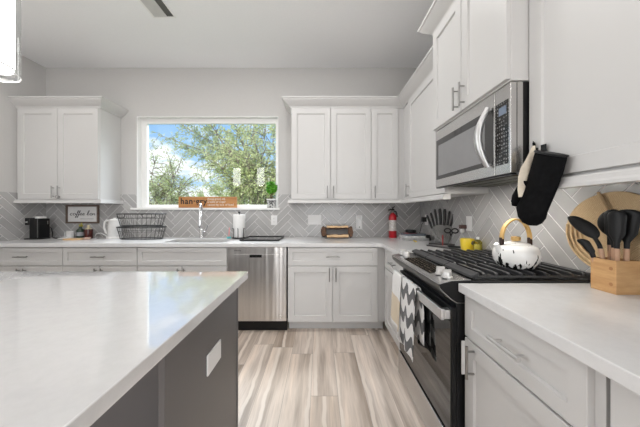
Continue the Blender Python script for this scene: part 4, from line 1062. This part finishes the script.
utensil('slotted_turner', 'wide black turner standing at the right end of the utensil box', .060, .021, .062, .018, .168, blade(.028, .040, .155, .006))
utensil('ladle', 'black ladle at the back of the utensil box', .066, .076, .064, .078, .175, spoon(.14, .03, (0, 0, 0)))

# ------------------------------------------------------------------ towels over the oven handle
def towel(name, label, y0_, y1_, front, back, mat, seed, flare, bshift=0, xf_=.558, xb_=.574, z_=.79):
    """cloth folded over the bar: from the back hem up, over and down to the front hem"""
    rnd = random.Random(seed); n = 18; prof = []
    m1, m2 = 8, 20
    for i in range(m1): prof.append((xb_+.006, z_-back*(1-i/m1)))
    for i in range(5):
        a = PI*i/4; prof.append(((xf_+xb_)/2+((xb_-xf_)/2+.006)*math.cos(a), z_+.004+.008*math.sin(a)))
    for i in range(1, m2+1): prof.append((xf_-.006, z_-front*i/m2))
    ph = rnd.uniform(0, 6); vs = []; uvs = []
    L = [0]
    for a, b in zip(prof, prof[1:]): L.append(L[-1]+math.hypot(a[0]-b[0], a[1]-b[1]))
    for k, (x, z) in enumerate(prof):
        drop = max(0, k-(m1+5))/m2
        for j in range(n+1):
            f = j/n; yy = y0_+(y1_-y0_)*f
            yc_ = (y0_+y1_)/2; yy = yc_+(yy-yc_)*(1+flare*drop)
            wav = (math.sin(f*9+ph)*.5+math.sin(f*4.1+ph*2)*.5)
            dx = -.016*drop*(1+wav)-.004*(drop > 0) if drop > 0 else 0
            if k < m1: dx = .0; yy = yy-bshift*min(1, (m1-k)/3)*(.55+.45*f)
            zz = z-(.018*drop*math.sin(f*3+ph))
            vs.append((x+dx, yy, zz)); uvs.append((f, L[k]/L[-1]))
    fs = []
    for k in range(len(prof)-1):
        for j in range(n): a = k*(n+1)+j; fs.append((a, a+1, a+n+2, a+n+1))
    me = bpy.data.meshes.new(name); me.from_pydata(vs, [], fs); uvl = me.uv_layers.new(name='UVMap')
    for lp in me.loops: uvl.data[lp.index].uv = uvs[lp.vertex_index]
    me.materials.append(mat); me.polygons.foreach_set('use_smooth', [True]*len(me.polygons))
    o = bpy.data.objects.new(name, me); COL.objects.link(o)
    s_ = o.modifiers.new('solid', 'SOLIDIFY'); s_.thickness = .004; s_.offset = 0
    return tag(o, label, 'towel')
towel('dish_towel', 'white and cream towel at the far end of the oven handle', 1.735, 1.925, .37, .16, M['towel2'], 3, .1)
towel('dish_towel', 'white towel with bold grey waves hanging from the middle of the oven handle', 1.48, 1.715, .42, .30, M['towel'], 5, .10, .085)

# ------------------------------------------------------------------ outside the window
struct(box(-40, 30, 3.6, 60, -.42, -.4).build('ground', M['lawn']), 'lawn outside the window', 'ground')
def tree(name, label, base, trunk, limbs, twigs, leaves, mat, seed, ll=.11):
    rnd = random.Random(seed); r = thing(name, label, 'tree', base)
    B = Vector(base); wood_ = MB(); lf = MB()
    wood_.tube([Vector(p)-B for p in trunk[0]], trunk[1], 8)
    for (pts, r0) in limbs:
        pts = [Vector(p)-B for p in pts]
        # subdivide with a little wander
        P = []
        for a, b in zip(pts, pts[1:]):
            for i in range(4): P.append(a.lerp(b, i/4)+Vector((rnd.gauss(0, .05), rnd.gauss(0, .05), rnd.gauss(0, .05))))
        P.append(pts[-1])
        wood_.tube(P, [r0*(1-.8*i/(len(P)-1)) for i in range(len(P))], 6)
        for t_ in range(twigs):
            q = rnd.uniform(.22, 1)*(len(P)-1); i = min(int(q), len(P)-2); p = P[i].lerp(P[i+1], q-i)
            dd = (P[i+1]-P[i]).normalized(); d = (dd*.5+Vector((rnd.gauss(0, .7), rnd.gauss(0, .7), rnd.gauss(0, .6)))).normalized()
            L = rnd.uniform(.45, 1.1); tw = [p, p+d*L*.5+Vector((0, 0, .02)), p+d*L+Vector((0, 0, -.16*L))]
            wood_.tube(tw, [.012, .008, .004], 4)
            for k in range(leaves):
                f = rnd.uniform(.1, 1); c = tw[0].lerp(tw[1], f*2) if f < .5 else tw[1].lerp(tw[2], f*2-1)
                c = c+Vector((rnd.gauss(0, .05), rnd.gauss(0, .05), rnd.gauss(0, .05)))
                u = (d*.7+Vector((rnd.gauss(0, .6), rnd.gauss(0, .6), rnd.gauss(-.2, .6)))).normalized(); v = u.cross(Vector((rnd.gauss(0, 1), rnd.gauss(0, 1), rnd.gauss(0, 1)))).normalized()
                s_ = ll*rnd.uniform(.6, 1.2); n_ = u.cross(v)*s_*.06
                lf.add([c, c+u*s_*.5+v*s_*.17+n_, c+u*s_, c+u*s_*.5-v*s_*.17+n_], [(0, 1, 2, 3)])
    wood_.build('branches', M['bark'], r, smooth=True); lf.build('foliage', mat, r)
rnd = random.Random(21)
def fan(src, targets, r0): return [([src, tuple(Vector(src).lerp(Vector(t_), .5)+Vector((0, 0, .15))), t_], r0) for t_ in targets]
LD = 1
tree('leafy_tree', 'yellow-green tree filling the right side of the window', (-2.0, 9.6, -.4),
     ([(-2.0, 9.6, -.4), (-2.1, 9.6, .8), (-2.25, 9.7, 1.9)], [.16, .13, .10]),
     fan((-2.15, 9.62, 1.2), [(-1.3, 9.0, 2.2), (-1.5, 9.8, 3.2), (-1.9, 9.2, 4.2), (-2.5, 9.9, 4.6), (-3.0, 9.3, 4.3), (-3.4, 9.8, 3.6), (-3.6, 9.2, 2.9), (-3.2, 9.4, 2.1), (-2.6, 9.0, 3.2), (-2.3, 8.9, 2.4), (-4.2, 9.7, 3.2), (-1.0, 9.5, 4.1), (-4.0, 9.3, 4.5)], .05),
     36, 21, M['leafA'], 1, .13)
tree('leafy_tree', 'loose-leaved tree branch reaching over the upper middle of the window', (-2.6, 14.0, -.4),
     ([(-2.6, 14, -.4), (-2.7, 14, 1.8), (-3.0, 14, 3.4)], [.20, .17, .12]),
     fan((-3.0, 14, 3.0), [(-4.9, 13.6, 5.4), (-6.2, 13.8, 5.8), (-7.9, 13.7, 6.2), (-5.4, 13.5, 4.5), (-6.6, 14, 5.0), (-4.0, 14.2, 6.3), (-2.2, 14, 6.2), (-7.2, 13.8, 4.6), (-8.6, 13.8, 5.3)], .055),
     30, 24, M['leafB'], 2, .17)
tree('leafy_tree', 'pale green bushy tree at the lower left of the window', (-5.1, 8.2, -.4),
     ([(-5.1, 8.2, -.4), (-5.1, 8.2, .6), (-5.05, 8.2, 1.0)], [.10, .08, .07]),
     fan((-5.1, 8.2, .8), [(-5.6, 8.1, 1.8), (-5.1, 8.0, 2.1), (-4.6, 8.3, 1.8), (-4.9, 8.3, 2.5), (-4.3, 8.2, 2.1), (-4.2, 8.2, 1.5), (-5.4, 8.3, 2.3), (-5.3, 8.3, 2.9), (-4.5, 8.3, 2.6)], .014),
     20, 24, M['leafC'], 3, .10)
tree('leafy_tree', 'light green bushes far behind the middle of the window', (-6.2, 18.5, -.4),
     ([(-6.2, 18.5, -.4), (-6.2, 18.5, .6), (-6.1, 18.5, 1.4)], [.16, .13, .1]),
     fan((-6.2, 18.5, 1.0), [(-8.6, 18.4, 2.3), (-7.4, 18.3, 2.9), (-6.2, 18.5, 2.7), (-5.2, 18.5, 3.2), (-4.4, 18.4, 2.8), (-6.4, 18.6, 3.9), (-5.4, 18.5, 4.1), (-4.0, 18.5, 3.8), (-9.6, 18.5, 2.2), (-8.2, 18.5, 3.4)], .045),
     26, 24, M['leafC'], 4, .19)
